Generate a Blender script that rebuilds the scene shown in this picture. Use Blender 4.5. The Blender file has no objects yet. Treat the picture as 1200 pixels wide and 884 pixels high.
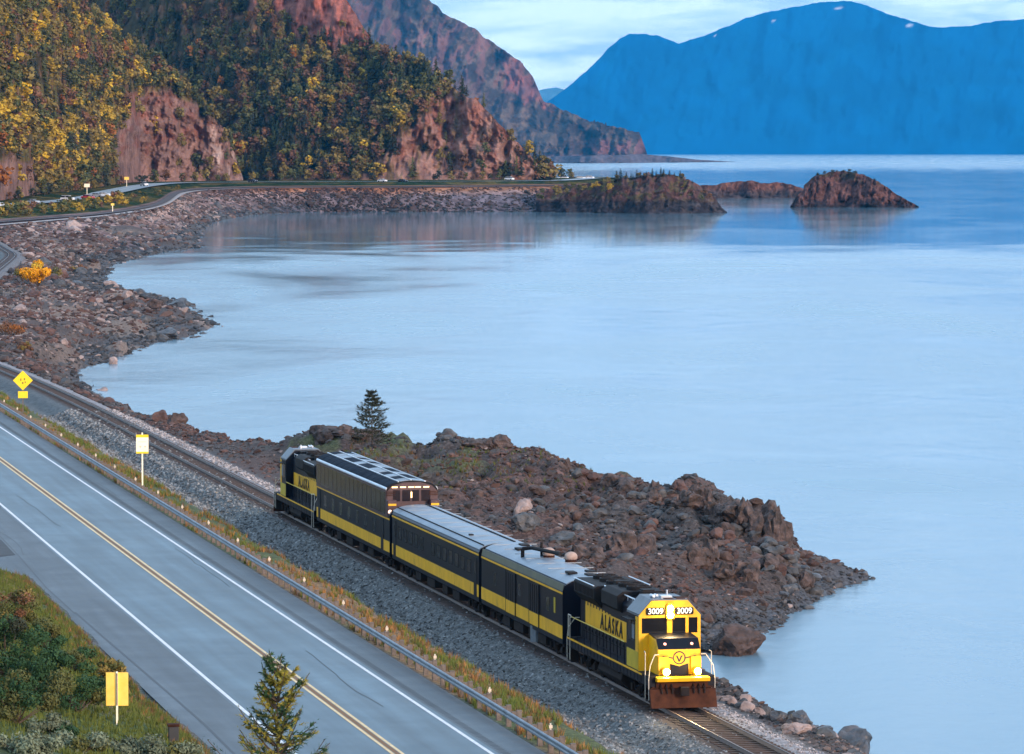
import bpy, bmesh, math, random
import numpy as np
from mathutils import Vector, Matrix, Euler, noise as mnoise

SC = bpy.context.scene
COL = SC.collection
random.seed(7)
RNG = np.random.default_rng(11)

# ------------------------------------------------------------------ camera, sky, sun, exposure
CAMH, FPX = 25.0, 5200.0
PITCH = math.atan(266.0 / FPX)
cam = bpy.data.cameras.new('camera')
cam.sensor_width = 36.0
cam.lens = 36.0 * FPX / 1200.0
cam.clip_start, cam.clip_end = 1.0, 90000.0
camo = bpy.data.objects.new('camera', cam)
COL.objects.link(camo)
camo.location = (0, 0, CAMH)
camo.rotation_euler = (math.pi / 2 - PITCH, 0, 0)
SC.camera = camo

SUN_EL, SUN_AZ = math.radians(14), math.radians(142)   # azimuth clockwise from +Y: right, a little behind the camera
sun = bpy.data.lights.new('sun', 'SUN')
sun.energy = 2.0
sun.angle = math.radians(14)
sun.color = (1.0, 0.72, 0.55)
suno = bpy.data.objects.new('sun', sun)
COL.objects.link(suno)
sd = Vector((math.sin(SUN_AZ) * math.cos(SUN_EL), math.cos(SUN_AZ) * math.cos(SUN_EL), math.sin(SUN_EL)))
suno.rotation_euler = sd.to_track_quat('Z', 'Y').to_euler()
suno.location = (0, 0, 200)

world = bpy.data.worlds.new('World')
SC.world = world
world.use_nodes = True
wn, wl = world.node_tree.nodes, world.node_tree.links
wn.clear()
wout = wn.new('ShaderNodeOutputWorld')
wbg = wn.new('ShaderNodeBackground')
wsky = wn.new('ShaderNodeTexSky')
wsky.sky_type = 'NISHITA'
wsky.sun_disc = False
wsky.sun_elevation = SUN_EL
wsky.sun_rotation = SUN_AZ
wsky.altitude = 50
wsky.air_density = 1.2
wsky.dust_density = 0.6
wsky.ozone_density = 3.0
wtc = wn.new('ShaderNodeTexCoord')
wmap = wn.new('ShaderNodeMapping')
wmap.inputs['Scale'].default_value = (16, 16, 95)
wnoi = wn.new('ShaderNodeTexNoise')
wnoi.inputs['Scale'].default_value = 1.6
wnoi.inputs['Detail'].default_value = 7
wnoi.inputs['Roughness'].default_value = 0.55
wnoi.inputs['Distortion'].default_value = 0.4
wramp = wn.new('ShaderNodeValToRGB')
wramp.color_ramp.elements[0].position = 0.43
wramp.color_ramp.elements[0].color = (0.12, 0.12, 0.12, 1)
wramp.color_ramp.elements[1].position = 0.62
wramp.color_ramp.elements[1].color = (0.93, 0.93, 0.93, 1)
wmix = wn.new('ShaderNodeMixRGB')
WCLOUD = (6.8, 7.9, 8.7, 1)
wmix.inputs[2].default_value = WCLOUD
wl.new(wtc.outputs['Generated'], wmap.inputs[0])
wl.new(wmap.outputs[0], wnoi.inputs['Vector'])
wl.new(wnoi.outputs[0], wramp.inputs[0])
wl.new(wramp.outputs[0], wmix.inputs[0])
wblue = wn.new('ShaderNodeMixRGB'); wblue.inputs[0].default_value = 0.75; wblue.inputs[2].default_value = (2.4, 4.3, 7.2, 1)
wl.new(wsky.outputs[0], wblue.inputs[1]); wl.new(wblue.outputs[0], wmix.inputs[1])
wl.new(wmix.outputs[0], wbg.inputs[0])
wbg.inputs[1].default_value = 0.10
wl.new(wbg.outputs[0], wout.inputs[0])

SC.view_settings.view_transform = 'Standard'
SC.view_settings.look = 'None'
SC.view_settings.exposure = 1.04
SC.view_settings.gamma = 1.0
SC.cycles.volume_bounces = 0
SC.cycles.max_bounces = 6

# ------------------------------------------------------------------ helpers
cp, sp = math.cos(PITCH), math.sin(PITCH)
def ray(u, v):
    a, b = (u - 600.0) / FPX, (442.0 - v) / FPX
    return (a, cp + b * sp, -sp + b * cp)
def PZ(u, v, z):
    "ground point at height z seen at pixel (u, v) of the 1200 px photograph"
    r = ray(u, v); t = (z - CAMH) / r[2]
    return Vector((r[0] * t, r[1] * t, z))
def PD(u, v, d):
    r = ray(u, v); t = d / r[1]
    return Vector((r[0] * t, d, CAMH + r[2] * t))

def _hash(ix, iy, iz, seed):
    h = (ix * 374761393 + iy * 668265263 + iz * 2147483647 + seed * 974634777) & 0xffffffff
    h = ((h ^ (h >> 13)) * 1274126177) & 0xffffffff
    return ((h ^ (h >> 16)) & 0xffff) / 65535.0
def vnoise(x, y, z=None, seed=0):
    x = np.asarray(x, float); y = np.asarray(y, float)
    z = np.zeros_like(x) if z is None else np.asarray(z, float)
    x, y, z = np.broadcast_arrays(x, y, z)
    fx, fy, fz = np.floor(x), np.floor(y), np.floor(z)
    tx, ty, tz = x - fx, y - fy, z - fz
    ix, iy, iz = fx.astype(np.int64), fy.astype(np.int64), fz.astype(np.int64)
    tx, ty, tz = (t * t * (3 - 2 * t) for t in (tx, ty, tz))
    r = 0
    for dx in (0, 1):
        for dy in (0, 1):
            for dz in (0, 1):
                w = (tx if dx else 1 - tx) * (ty if dy else 1 - ty) * (tz if dz else 1 - tz)
                r = r + w * _hash(ix + dx, iy + dy, iz + dz, seed)
    return r * 2 - 1
def fbm(x, y, z=None, oct=4, seed=0, gain=0.5):
    a, s, f = 1.0, 0, 1.0
    for k in range(oct):
        s = s + a * vnoise(np.asarray(x) * f, np.asarray(y) * f, None if z is None else np.asarray(z) * f, seed + k * 17)
        a *= gain; f *= 2.03
    return s
def smooth(a, b, x):
    t = np.clip((x - a) / (b - a), 0, 1)
    return t * t * (3 - 2 * t)

def setp(o, label=None, cat=None, group=None, kind=None):
    if label: o['label'] = label
    if cat: o['category'] = cat
    if group: o['group'] = group
    if kind: o['kind'] = kind
    return o
def empty(name, loc=(0, 0, 0), rz=0.0, parent=None):
    o = bpy.data.objects.new(name, None)
    o.empty_display_size = 0.3
    o.location = loc
    o.rotation_euler = (0, 0, rz)
    if parent is not None: o.parent = parent
    COL.objects.link(o)
    return o
def link(name, me, parent=None, loc=None, rot=None, scale=None):
    o = bpy.data.objects.new(name, me)
    if parent is not None: o.parent = parent
    if loc is not None: o.location = loc
    if rot is not None: o.rotation_euler = rot
    if scale is not None: o.scale = scale if hasattr(scale, '__len__') else (scale,) * 3
    COL.objects.link(o)
    return o
def kids(o):
    return [c for c in bpy.data.objects if c.parent == o]
def copy_tree(o, parent=None, children=None):
    if children is None:
        children = {}
        for c in bpy.data.objects:
            if c.parent: children.setdefault(c.parent, []).append(c)
    c = o.copy(); COL.objects.link(c)
    c.parent = parent
    for ch in children.get(o, []): copy_tree(ch, c, children)
    return c

class MB:
    def __init__(s): s.v, s.f, s.m = [], [], []
    def add(s, vs, fs, m=0):
        b = len(s.v)
        s.v += [tuple(p) for p in vs]
        s.f += [tuple(i + b for i in f) for f in fs]
        s.m += [m] * len(fs)
        return s
    def box(s, x0, x1, y0, y1, z0, z1, m=0):
        return s.add([(x0, y0, z0), (x1, y0, z0), (x1, y1, z0), (x0, y1, z0), (x0, y0, z1), (x1, y0, z1), (x1, y1, z1), (x0, y1, z1)],
                     [(0, 3, 2, 1), (4, 5, 6, 7), (0, 1, 5, 4), (1, 2, 6, 5), (2, 3, 7, 6), (3, 0, 4, 7)], m)
    def ext(s, prof, a0, a1, axis='x', m=0):
        "extrude a closed profile along x (profile is y,z) or y (profile is x,z)"
        n = len(prof)
        if axis == 'x': vs = [(a0, p[0], p[1]) for p in prof] + [(a1, p[0], p[1]) for p in prof]
        elif axis == 'y': vs = [(p[0], a0, p[1]) for p in prof] + [(p[0], a1, p[1]) for p in prof]
        else: vs = [(p[0], p[1], a0) for p in prof] + [(p[0], p[1], a1) for p in prof]
        fs = [tuple(range(n)), tuple(range(2 * n - 1, n - 1, -1))]
        fs += [(i, i + n, (i + 1) % n + n, (i + 1) % n) for i in range(n)]
        return s.add(vs, fs, m)
    def cyl(s, p0, p1, r, n=10, r1=None, m=0, cap=True):
        p0, p1 = Vector(p0), Vector(p1)
        r1 = r if r1 is None else r1
        d = (p1 - p0).normalized()
        a = d.orthogonal().normalized(); b = d.cross(a)
        vs = []
        for p, rr in ((p0, r), (p1, r1)):
            for i in range(n):
                t = 2 * math.pi * i / n
                vs.append(p + a * (math.cos(t) * rr) + b * (math.sin(t) * rr))
        fs = [(i, (i + 1) % n, (i + 1) % n + n, i + n) for i in range(n)]
        if cap: fs += [tuple(range(n - 1, -1, -1)), tuple(range(n, 2 * n))]
        return s.add(vs, fs, m)
    def tube(s, pts, r, n=6, m=0):
        for a, b in zip(pts[:-1], pts[1:]): s.cyl(a, b, r, n, m=m)
        return s
    def ball(s, c, r, n=8, k=5, sz=1.0, m=0):
        c = Vector(c); vs = [c + Vector((0, 0, r * sz))]; fs = []
        for j in range(1, k):
            a = math.pi * j / k
            for i in range(n):
                t = 2 * math.pi * i / n
                vs.append(c + Vector((math.sin(a) * math.cos(t) * r, math.sin(a) * math.sin(t) * r, math.cos(a) * r * sz)))
        vs.append(c - Vector((0, 0, r * sz)))
        L = len(vs) - 1
        for i in range(n): fs.append((0, 1 + i, 1 + (i + 1) % n))
        for j in range(k - 2):
            for i in range(n):
                a = 1 + j * n; fs.append((a + i, a + n + i, a + n + (i + 1) % n, a + (i + 1) % n))
        a = 1 + (k - 2) * n
        for i in range(n): fs.append((a + i, L, a + (i + 1) % n))
        return s.add(vs, fs, m)
    def mesh(s, name, mats, smooth_=False):
        me = bpy.data.meshes.new(name)
        me.from_pydata(s.v, [], s.f)
        for m in (mats if isinstance(mats, (list, tuple)) else [mats]): me.materials.append(m)
        if any(s.m): me.polygons.foreach_set('material_index', s.m)
        if smooth_: me.polygons.foreach_set('use_smooth', [True] * len(me.polygons))
        bm = bmesh.new(); bm.from_mesh(me)
        bmesh.ops.recalc_face_normals(bm, faces=bm.faces)
        bm.to_mesh(me); bm.free()
        me.update()
        return me
    def build(s, name, mats, parent=None, smooth_=False, bevel=0.0, loc=None, rot=None):
        o = link(name, s.mesh(name, mats, smooth_), parent, loc, rot)
        if bevel:
            b = o.modifiers.new('bevel', 'BEVEL'); b.width = bevel; b.segments = 2; b.limit_method = 'ANGLE'
        return o

def np_mesh(name, verts, faces, mats, cols=None, smooth_=False, midx=None):
    "fast mesh from numpy arrays; faces (n,3) or (n,4); cols per vertex rgb"
    verts = np.asarray(verts, np.float32); faces = np.asarray(faces, np.int32)
    n, k = faces.shape
    me = bpy.data.meshes.new(name)
    me.vertices.add(len(verts)); me.vertices.foreach_set('co', verts.ravel())
    me.loops.add(n * k); me.loops.foreach_set('vertex_index', faces.ravel())
    me.polygons.add(n)
    me.polygons.foreach_set('loop_start', np.arange(0, n * k, k, dtype=np.int32))
    me.polygons.foreach_set('loop_total', np.full(n, k, dtype=np.int32))
    for m in (mats if isinstance(mats, (list, tuple)) else [mats]): me.materials.append(m)
    if midx is not None: me.polygons.foreach_set('material_index', np.asarray(midx, np.int32))
    me.polygons.foreach_set('use_smooth', np.full(n, bool(smooth_)))
    if cols is not None:
        at = me.color_attributes.new('Col', 'FLOAT_COLOR', 'POINT')
        c4 = np.ones((len(verts), 4), np.float32); c4[:, :3] = cols
        at.data.foreach_set('color', c4.ravel())
    me.update(calc_edges=True); me.validate()
    return me
def grid_faces(nr, nc):
    i = np.arange((nr - 1) * (nc - 1)); r, c = i // (nc - 1), i % (nc - 1)
    a = r * nc + c
    return np.stack([a, a + 1, a + nc + 1, a + nc], 1)
def mesh_arrays(me):
    n = len(me.vertices); v = np.empty(n * 3, np.float32); me.vertices.foreach_get('co', v)
    me.calc_loop_triangles()
    t = np.empty(len(me.loop_triangles) * 3, np.int32); me.loop_triangles.foreach_get('vertices', t)
    mi = np.array([me.loop_triangles[i].material_index for i in range(len(me.loop_triangles))], np.int32)
    return v.reshape(-1, 3), t.reshape(-1, 3), mi
def scatter_join(name, protos, P, R, S, which, mats, cols=None, label=None, midx_of=None):
    "one mesh holding many copies: protos list of (v,t,mi); P (n,3); R (n,3) euler; S (n,3)"
    V, T, M, C, base = [], [], [], [], 0
    for k, (v, t, mi) in enumerate(protos):
        sel = np.where(which == k)[0]
        if not len(sel): continue
        rx, ry, rz = R[sel].T
        cx, sx, cy, sy, cz, sz = np.cos(rx), np.sin(rx), np.cos(ry), np.sin(ry), np.cos(rz), np.sin(rz)
        M3 = np.stack([np.stack([cy * cz, sx * sy * cz - cx * sz, cx * sy * cz + sx * sz], -1),
                       np.stack([cy * sz, sx * sy * sz + cx * cz, cx * sy * sz - sx * cz], -1),
                       np.stack([-sy, sx * cy, cx * cy], -1)], 1)
        vv = v[None] * S[sel][:, None, :]
        vv = np.einsum('nij,nkj->nki', M3, vv) + P[sel][:, None, :]
        n, m = len(sel), len(v)
        V.append(vv.reshape(-1, 3))
        T.append((t[None] + (np.arange(n) * m)[:, None, None]).reshape(-1, 3) + base)
        if midx_of is None: M.append(np.tile(mi, n))
        else: M.append((mi[None] + 0 * sel[:, None]).reshape(-1) if False else np.where(mi[None] == 0, midx_of[sel][:, None], len(mats) - 1).reshape(-1))
        if cols is not None: C.append(np.repeat(cols[sel], m, 0))
        base += n * m
    me = np_mesh(name, np.concatenate(V), np.concatenate(T), mats, np.concatenate(C) if cols is not None else None, False, np.concatenate(M))
    return link(name, me)

# ------------------------------------------------------------------ materials
MATS = {}
def base_mat(name):
    m = bpy.data.materials.new(name); m.use_nodes = True
    nt = m.node_tree; b = nt.nodes['Principled BSDF']
    MATS[name] = m
    return m, nt.nodes, nt.links, b
def mk(name, cols, scale=1.0, rough=0.8, metal=0.0, bump=0.0, bscale=None, coord='pos', detail=5, spec=None, coat=0, pos=None, stretch=None):
    m, n, l, b = base_mat(name)
    b.inputs['Roughness'].default_value = rough
    b.inputs['Metallic'].default_value = metal
    if spec is not None: b.inputs['Specular IOR Level'].default_value = spec
    if coat: b.inputs['Coat Weight'].default_value = coat; b.inputs['Coat Roughness'].default_value = 0.15
    if len(cols) == 1 and not bump:
        b.inputs['Base Color'].default_value = (*cols[0], 1); return m
    if coord == 'pos': g = n.new('ShaderNodeNewGeometry').outputs['Position']
    else: g = n.new('ShaderNodeTexCoord').outputs['Object']
    if stretch:
        mp = n.new('ShaderNodeMapping'); mp.inputs['Scale'].default_value = stretch
        l.new(g, mp.inputs[0]); g = mp.outputs[0]
    t = n.new('ShaderNodeTexNoise'); t.inputs['Scale'].default_value = scale; t.inputs['Detail'].default_value = detail
    t.inputs['Roughness'].default_value = 0.62
    l.new(g, t.inputs['Vector'])
    r = n.new('ShaderNodeValToRGB'); cr = r.color_ramp
    k = len(cols)
    ps = pos or ([0.3 + 0.4 * i / max(k - 1, 1) for i in range(k)])
    while len(cr.elements) < k: cr.elements.new(0.5)
    while len(cr.elements) > max(k, 1) and len(cr.elements) > 1: cr.elements.remove(cr.elements[-1])
    for e, p_, c in zip(cr.elements, ps, cols): e.position = p_; e.color = (*c, 1)
    l.new(t.outputs[0], r.inputs[0]); l.new(r.outputs[0], b.inputs['Base Color'])
    if bump:
        t2 = n.new('ShaderNodeTexNoise'); t2.inputs['Scale'].default_value = bscale or scale * 3; t2.inputs['Detail'].default_value = 6
        l.new(g, t2.inputs['Vector'])
        bp = n.new('ShaderNodeBump'); bp.inputs['Strength'].default_value = 1.0; bp.inputs['Distance'].default_value = bump
        l.new(t2.outputs[0], bp.inputs['Height']); l.new(bp.outputs[0], b.inputs['Normal'])
    return m
def attr_mat(name, nscale, lo, hi, rough=0.9, bump=0.05, bscale=3.0, vscale=None, stretch=None):
    "base colour from the mesh attribute Col, broken up by procedural noise"
    m, n, l, b = base_mat(name)
    b.inputs['Roughness'].default_value = rough
    b.inputs['Specular IOR Level'].default_value = 0.0 if nscale < .2 else 0.3
    at = n.new('ShaderNodeAttribute'); at.attribute_name = 'Col'
    g = n.new('ShaderNodeNewGeometry').outputs['Position']
    if stretch:
        mp = n.new('ShaderNodeMapping'); mp.inputs['Scale'].default_value = stretch
        l.new(g, mp.inputs[0]); g = mp.outputs[0]
    t = n.new('ShaderNodeTexNoise'); t.inputs['Scale'].default_value = nscale; t.inputs['Detail'].default_value = 8; t.inputs['Roughness'].default_value = 0.7
    l.new(g, t.inputs['Vector'])
    mr = n.new('ShaderNodeMapRange'); mr.inputs[1].default_value = 0.3; mr.inputs[2].default_value = 0.7; mr.inputs[3].default_value = lo; mr.inputs[4].default_value = hi
    l.new(t.outputs[0], mr.inputs[0])
    fac = mr.outputs[0]
    if vscale:
        vo = n.new('ShaderNodeTexVoronoi'); vo.inputs['Scale'].default_value = vscale
        l.new(g, vo.inputs['Vector'])
        sep = n.new('ShaderNodeSeparateColor'); l.new(vo.outputs['Color'], sep.inputs[0])
        m2 = n.new('ShaderNodeMapRange'); m2.inputs[3].default_value = 0.55; m2.inputs[4].default_value = 1.45
        l.new(sep.outputs[0], m2.inputs[0])
        mm = n.new('ShaderNodeMath'); mm.operation = 'MULTIPLY'; l.new(fac, mm.inputs[0]); l.new(m2.outputs[0], mm.inputs[1]); fac = mm.outputs[0]
    mx = n.new('ShaderNodeVectorMath'); mx.operation = 'SCALE'
    l.new(at.outputs['Color'], mx.inputs[0]); l.new(fac, mx.inputs['Scale'])
    l.new(mx.outputs[0], b.inputs['Base Color'])
    if bump:
        t2 = n.new('ShaderNodeTexNoise'); t2.inputs['Scale'].default_value = bscale; t2.inputs['Detail'].default_value = 7; t2.inputs['Roughness'].default_value = 0.6
        l.new(g, t2.inputs['Vector'])
        bp = n.new('ShaderNodeBump'); bp.inputs['Strength'].default_value = 1.0; bp.inputs['Distance'].default_value = bump
        l.new(t2.outputs[0], bp.inputs['Height']); l.new(bp.outputs[0], b.inputs['Normal'])
    return m
def leaf_mat(name, c, var=0.35):
    m, n, l, b = base_mat(name)
    b.inputs['Roughness'].default_value = 0.75
    b.inputs['Specular IOR Level'].default_value = 0.2
    g = n.new('ShaderNodeNewGeometry')
    oi = n.new('ShaderNodeObjectInfo')
    ad = n.new('ShaderNodeMath'); ad.operation = 'ADD'
    l.new(g.outputs['Random Per Island'], ad.inputs[0]); l.new(oi.outputs['Random'], ad.inputs[1])
    mr = n.new('ShaderNodeMapRange'); mr.inputs[2].default_value = 2.0; mr.inputs[3].default_value = 1 - var; mr.inputs[4].default_value = 1 + var
    l.new(ad.outputs[0], mr.inputs[0])
    mx = n.new('ShaderNodeVectorMath'); mx.operation = 'SCALE'; mx.inputs[0].default_value = c
    l.new(mr.outputs[0], mx.inputs['Scale']); l.new(mx.outputs[0], b.inputs['Base Color'])
    return m
def emit_mat(name, c, s):
    m, n, l, b = base_mat(name)
    b.inputs['Emission Color'].default_value = (*c, 1); b.inputs['Emission Strength'].default_value = s
    b.inputs['Base Color'].default_value = (0.8, 0.75, 0.6, 1)
    return m

M_ground = attr_mat('shore_ground', 2.2, 0.45, 1.55, bump=0.05, bscale=7.0, vscale=7.0)
M_farground = attr_mat('far_bank_ground', 0.09, 0.5, 1.6, bump=1.2, bscale=0.22, vscale=0.35)
M_hill = attr_mat('hill_surface', 0.11, 0.45, 1.5, bump=2.0, bscale=0.16)
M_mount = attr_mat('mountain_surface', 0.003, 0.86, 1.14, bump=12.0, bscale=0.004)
M_ridge = attr_mat('ridge_surface', 0.008, 0.55, 1.5, bump=28.0, bscale=0.010)
M_rock_attr = attr_mat('rubble_rock', 1.5, 0.7, 1.3, bump=0.06, bscale=3.0)
M_rock = {
    'brown': mk('brown_rock', [(0.02, 0.014, 0.013), (0.06, 0.039, 0.034), (0.12, 0.078, 0.068)], 1.1, 0.85, bump=0.12, bscale=2.5),
    'red': mk('red_rock', [(0.03, 0.017, 0.015), (0.085, 0.045, 0.038), (0.15, 0.085, 0.07)], 0.8, 0.85, bump=0.15, bscale=2.0),
    'grey': mk('grey_rock', [(0.024, 0.024, 0.025), (0.058, 0.058, 0.060), (0.11, 0.11, 0.112)], 1.4, 0.7, bump=0.10, bscale=2.5),
    'pale': mk('pale_rock', [(0.13, 0.10, 0.095), (0.26, 0.20, 0.185), (0.38, 0.30, 0.28)], 1.4, 0.85, bump=0.08, bscale=2.5),
    'wet': mk('dark_wet_rock', [(0.02, 0.025, 0.032), (0.05, 0.055, 0.065), (0.09, 0.09, 0.10)], 1.4, 0.45, bump=0.10, bscale=2.5),
}
M_outcrop = mk('outcrop_rock', [(0.014, 0.011, 0.010), (0.042, 0.031, 0.028), (0.085, 0.058, 0.052), (0.15, 0.11, 0.10)], 1.6, 0.85, bump=0.35, bscale=1.5, detail=9)
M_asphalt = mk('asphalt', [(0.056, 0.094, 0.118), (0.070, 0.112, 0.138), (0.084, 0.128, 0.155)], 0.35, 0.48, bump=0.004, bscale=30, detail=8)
M_asphalt2 = mk('shoulder_asphalt', [(0.048, 0.062, 0.074), (0.062, 0.078, 0.09), (0.078, 0.094, 0.106)], 0.5, 0.55, bump=0.004, bscale=30, detail=8)
M_patch = mk('asphalt_patch', [(0.02, 0.022, 0.025), (0.04, 0.042, 0.045)], 1.0, 0.7)
M_seam = mk('tar_seam', [(0.008, 0.009, 0.012)], rough=0.5)
M_white = mk('white_road_paint', [(0.55, 0.56, 0.58), (0.78, 0.78, 0.80)], 2.5, 0.6)
M_yellowline = mk('yellow_road_paint', [(0.62, 0.42, 0.18), (0.80, 0.62, 0.34)], 3.0, 0.6)
M_cabroof = mk('dark_cab_roof', [(0.07, 0.095, 0.12), (0.12, 0.15, 0.18)], 1.5, 0.45, coord='obj')
M_tan = mk('worn_tan_strip', [(0.16, 0.075, 0.03), (0.24, 0.12, 0.05)], 3.0, 0.8)
M_galv = mk('galvanised_steel', [(0.16, 0.19, 0.22), (0.28, 0.32, 0.36)], 1.2, 0.5, metal=0.5)
M_wood = mk('weathered_wood_post', [(0.085, 0.07, 0.06), (0.18, 0.15, 0.13)], 6.0, 0.85)
M_rail = mk('rail_steel', [(0.10, 0.075, 0.065), (0.16, 0.13, 0.12)], 3.0, 0.45, metal=0.6)
M_sleeper = mk('sleeper_wood', [(0.035, 0.024, 0.020), (0.075, 0.05, 0.042)], 3.0, 0.9, coord='pos')
M_navy = mk('navy_paint', [(0.003, 0.0045, 0.010), (0.007, 0.009, 0.017)], 1.2, 0.42, coord='obj', spec=0.18)
M_black = mk('sooty_black', [(0.006, 0.006, 0.008), (0.018, 0.016, 0.016)], 2.0, 0.7, coord='obj', spec=0.2)
M_under = mk('underframe_grime', [(0.010, 0.009, 0.010), (0.028, 0.021, 0.019)], 2.5, 0.85, coord='obj', bump=0.01, spec=0.2)
M_yellow = mk('yellow_paint', [(0.50, 0.27, 0.008), (0.78, 0.41, 0.003), (0.88, 0.475, 0.004)], 1.6, 0.45, coord='obj', stretch=(1, 1, .35), pos=[.28, .42, .6])
M_yellowd = mk('dusty_yellow_paint', [(0.40, 0.30, 0.01), (0.62, 0.46, 0.02)], 0.9, 0.5, coord='obj')
M_rust = mk('rusty_red_steel', [(0.028, 0.011, 0.007), (0.085, 0.031, 0.016)], 2.0, 0.85, coord='obj', spec=0.15)
M_roof = mk('silver_car_roof', [(0.14, 0.19, 0.24), (0.24, 0.30, 0.36)], 0.6, 0.40, metal=0.3, coord='obj', bump=.01, bscale=1.5)
M_silver = mk('bright_silver_trim', [(0.55, 0.60, 0.66), (0.70, 0.75, 0.8)], 1.0, 0.28, metal=0.5, coord='obj')
M_glass = mk('dark_window_glass', [(0.010, 0.011, 0.014)], rough=0.08)
M_roofglass = mk('roof_glass', [(0.008, 0.014, 0.026), (0.02, 0.03, 0.045)], 0.6, 0.8, spec=0.05, coord='obj')
M_dome = mk('brown_reflection_glass', [(0.012, 0.009, 0.012), (0.03, 0.02, 0.022)], 0.5, 0.18, coord='obj', spec=0.3)  # brownish reflection put into the dark glass colour
M_maroon = mk('maroon_bulkhead', [(0.035, 0.016, 0.022), (0.075, 0.03, 0.035)], 2.0, 0.4, coord='obj')
M_whitep = mk('white_rail_paint', [(0.50, 0.47, 0.40)], rough=0.5)
M_tanp = mk('tan_muffler', [(0.30, 0.20, 0.16), (0.45, 0.33, 0.27)], 3.0, 0.7, coord='obj')
M_signy = mk('yellow_sign_sheeting', [(0.90, 0.62, 0.01), (0.98, 0.70, 0.02)], 3.0, 0.5, coord='obj')
M_signo = mk('warm_lit_sign_sheeting', [(0.95, 0.60, 0.08), (1.0, 0.70, 0.15)], 3.0, 0.5, coord='obj')  # warm light falling on the signs is put into this yellow
M_refl = mk('reflector_sheeting', [(0.6, 0.5, 0.38)], rough=.5)
M_signw = mk('cream_sign_sheeting', [(0.95, 0.86, 0.62), (1.0, 0.93, 0.74)], 3.0, 0.5, coord='obj')
M_ink = mk('sign_ink', [(0.25, 0.16, 0.02)], rough=0.6)
M_black_ink = mk('black_lettering', [(0.012, 0.012, 0.02)], rough=0.6)
M_lamp = emit_mat('lit_headlight', (1.0, 0.74, 0.36), 110.0)
M_lampred = emit_mat('red_marker_light', (1.0, 0.12, 0.03), 1.2)
M_warm = emit_mat('warm_cabin_light', (1.0, 0.55, 0.15), 1.6)
M_pinkglint = emit_mat('pale_sunset_glint', (1.0, 0.60, 0.42), 1.0)  # glow standing for the sunset reflected on the dome car end
M_numb = emit_mat('lit_number', (1.0, 0.95, 0.8), 0.55)
M_bark = mk('bark', [(0.05, 0.035, 0.025), (0.11, 0.08, 0.06)], 3.0, 0.9)
L = {
    'dark': leaf_mat('dark_spruce_needles', (0.034, 0.040, 0.024), .25),
    'green': leaf_mat('green_leaves', (0.090, 0.095, 0.030), .25),
    'olive': leaf_mat('olive_leaves', (0.20, 0.15, 0.042), .25),
    'yellow': leaf_mat('yellow_autumn_leaves', (0.58, 0.38, 0.035), .22),
    'gold': leaf_mat('golden_autumn_leaves', (0.38, 0.26, 0.035), .22),
    'orange': leaf_mat('orange_autumn_leaves', (0.32, 0.12, 0.03)),
    'rust': leaf_mat('russet_leaves', (0.17, 0.085, 0.045)),
    'amber': leaf_mat('amber_leaves', (0.80, 0.36, 0.012)),
    'needle': leaf_mat('fresh_spruce_needles', (0.22, 0.19, 0.03), 0.5),
    'deep': leaf_mat('deep_green_needles', (0.028, 0.068, 0.026), 0.4),
    'sage': leaf_mat('sage_green_leaves', (0.14, 0.17, 0.11), 0.4),
}
M_grass = {
    'straw': leaf_mat('dry_orange_grass', (0.30, 0.15, 0.05), 0.5),
    'green': leaf_mat('green_grass', (0.11, 0.135, 0.028), 0.5),
    'brown': leaf_mat('brown_grass', (0.16, 0.09, 0.045), 0.5),
}

def wear(m, hw, amt):
    "long faint streaks and wheel tracks along the road, multiplied into the base colour"
    n, l = m.node_tree.nodes, m.node_tree.links; b = n['Principled BSDF']; src = b.inputs['Base Color'].links[0].from_socket
    g = n.new('ShaderNodeNewGeometry').outputs['Position']
    mp = n.new('ShaderNodeMapping'); mp.vector_type = 'POINT'; mp.inputs['Rotation'].default_value = (0, 0, -math.atan(.2091)); l.new(g, mp.inputs[0])
    m2 = n.new('ShaderNodeMapping'); m2.inputs['Scale'].default_value = (1.0, 0.035, 1); l.new(mp.outputs[0], m2.inputs[0])
    t = n.new('ShaderNodeTexNoise'); t.inputs['Scale'].default_value = 1.3; t.inputs['Detail'].default_value = 5; l.new(m2.outputs[0], t.inputs['Vector'])
    r = n.new('ShaderNodeMapRange'); r.inputs[1].default_value = .3; r.inputs[2].default_value = .7; r.inputs[3].default_value = 1 - amt; r.inputs[4].default_value = 1 + amt; l.new(t.outputs[0], r.inputs[0])
    t2 = n.new('ShaderNodeTexNoise'); t2.inputs['Scale'].default_value = .12; t2.inputs['Detail'].default_value = 8; t2.inputs['Roughness'].default_value = .7; l.new(g, t2.inputs['Vector'])
    r2 = n.new('ShaderNodeMapRange'); r2.inputs[1].default_value = .3; r2.inputs[2].default_value = .7; r2.inputs[3].default_value = 1 - amt * .8; r2.inputs[4].default_value = 1 + amt * .8; l.new(t2.outputs[0], r2.inputs[0])
    mm = n.new('ShaderNodeMath'); mm.operation = 'MULTIPLY'; l.new(r.outputs[0], mm.inputs[0]); l.new(r2.outputs[0], mm.inputs[1])
    mx = n.new('ShaderNodeVectorMath'); mx.operation = 'SCALE'; l.new(src, mx.inputs[0]); l.new(mm.outputs[0], mx.inputs['Scale']); l.new(mx.outputs[0], b.inputs['Base Color'])
wear(M_asphalt, 1, .30); wear(M_asphalt2, 1, .30)
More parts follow.
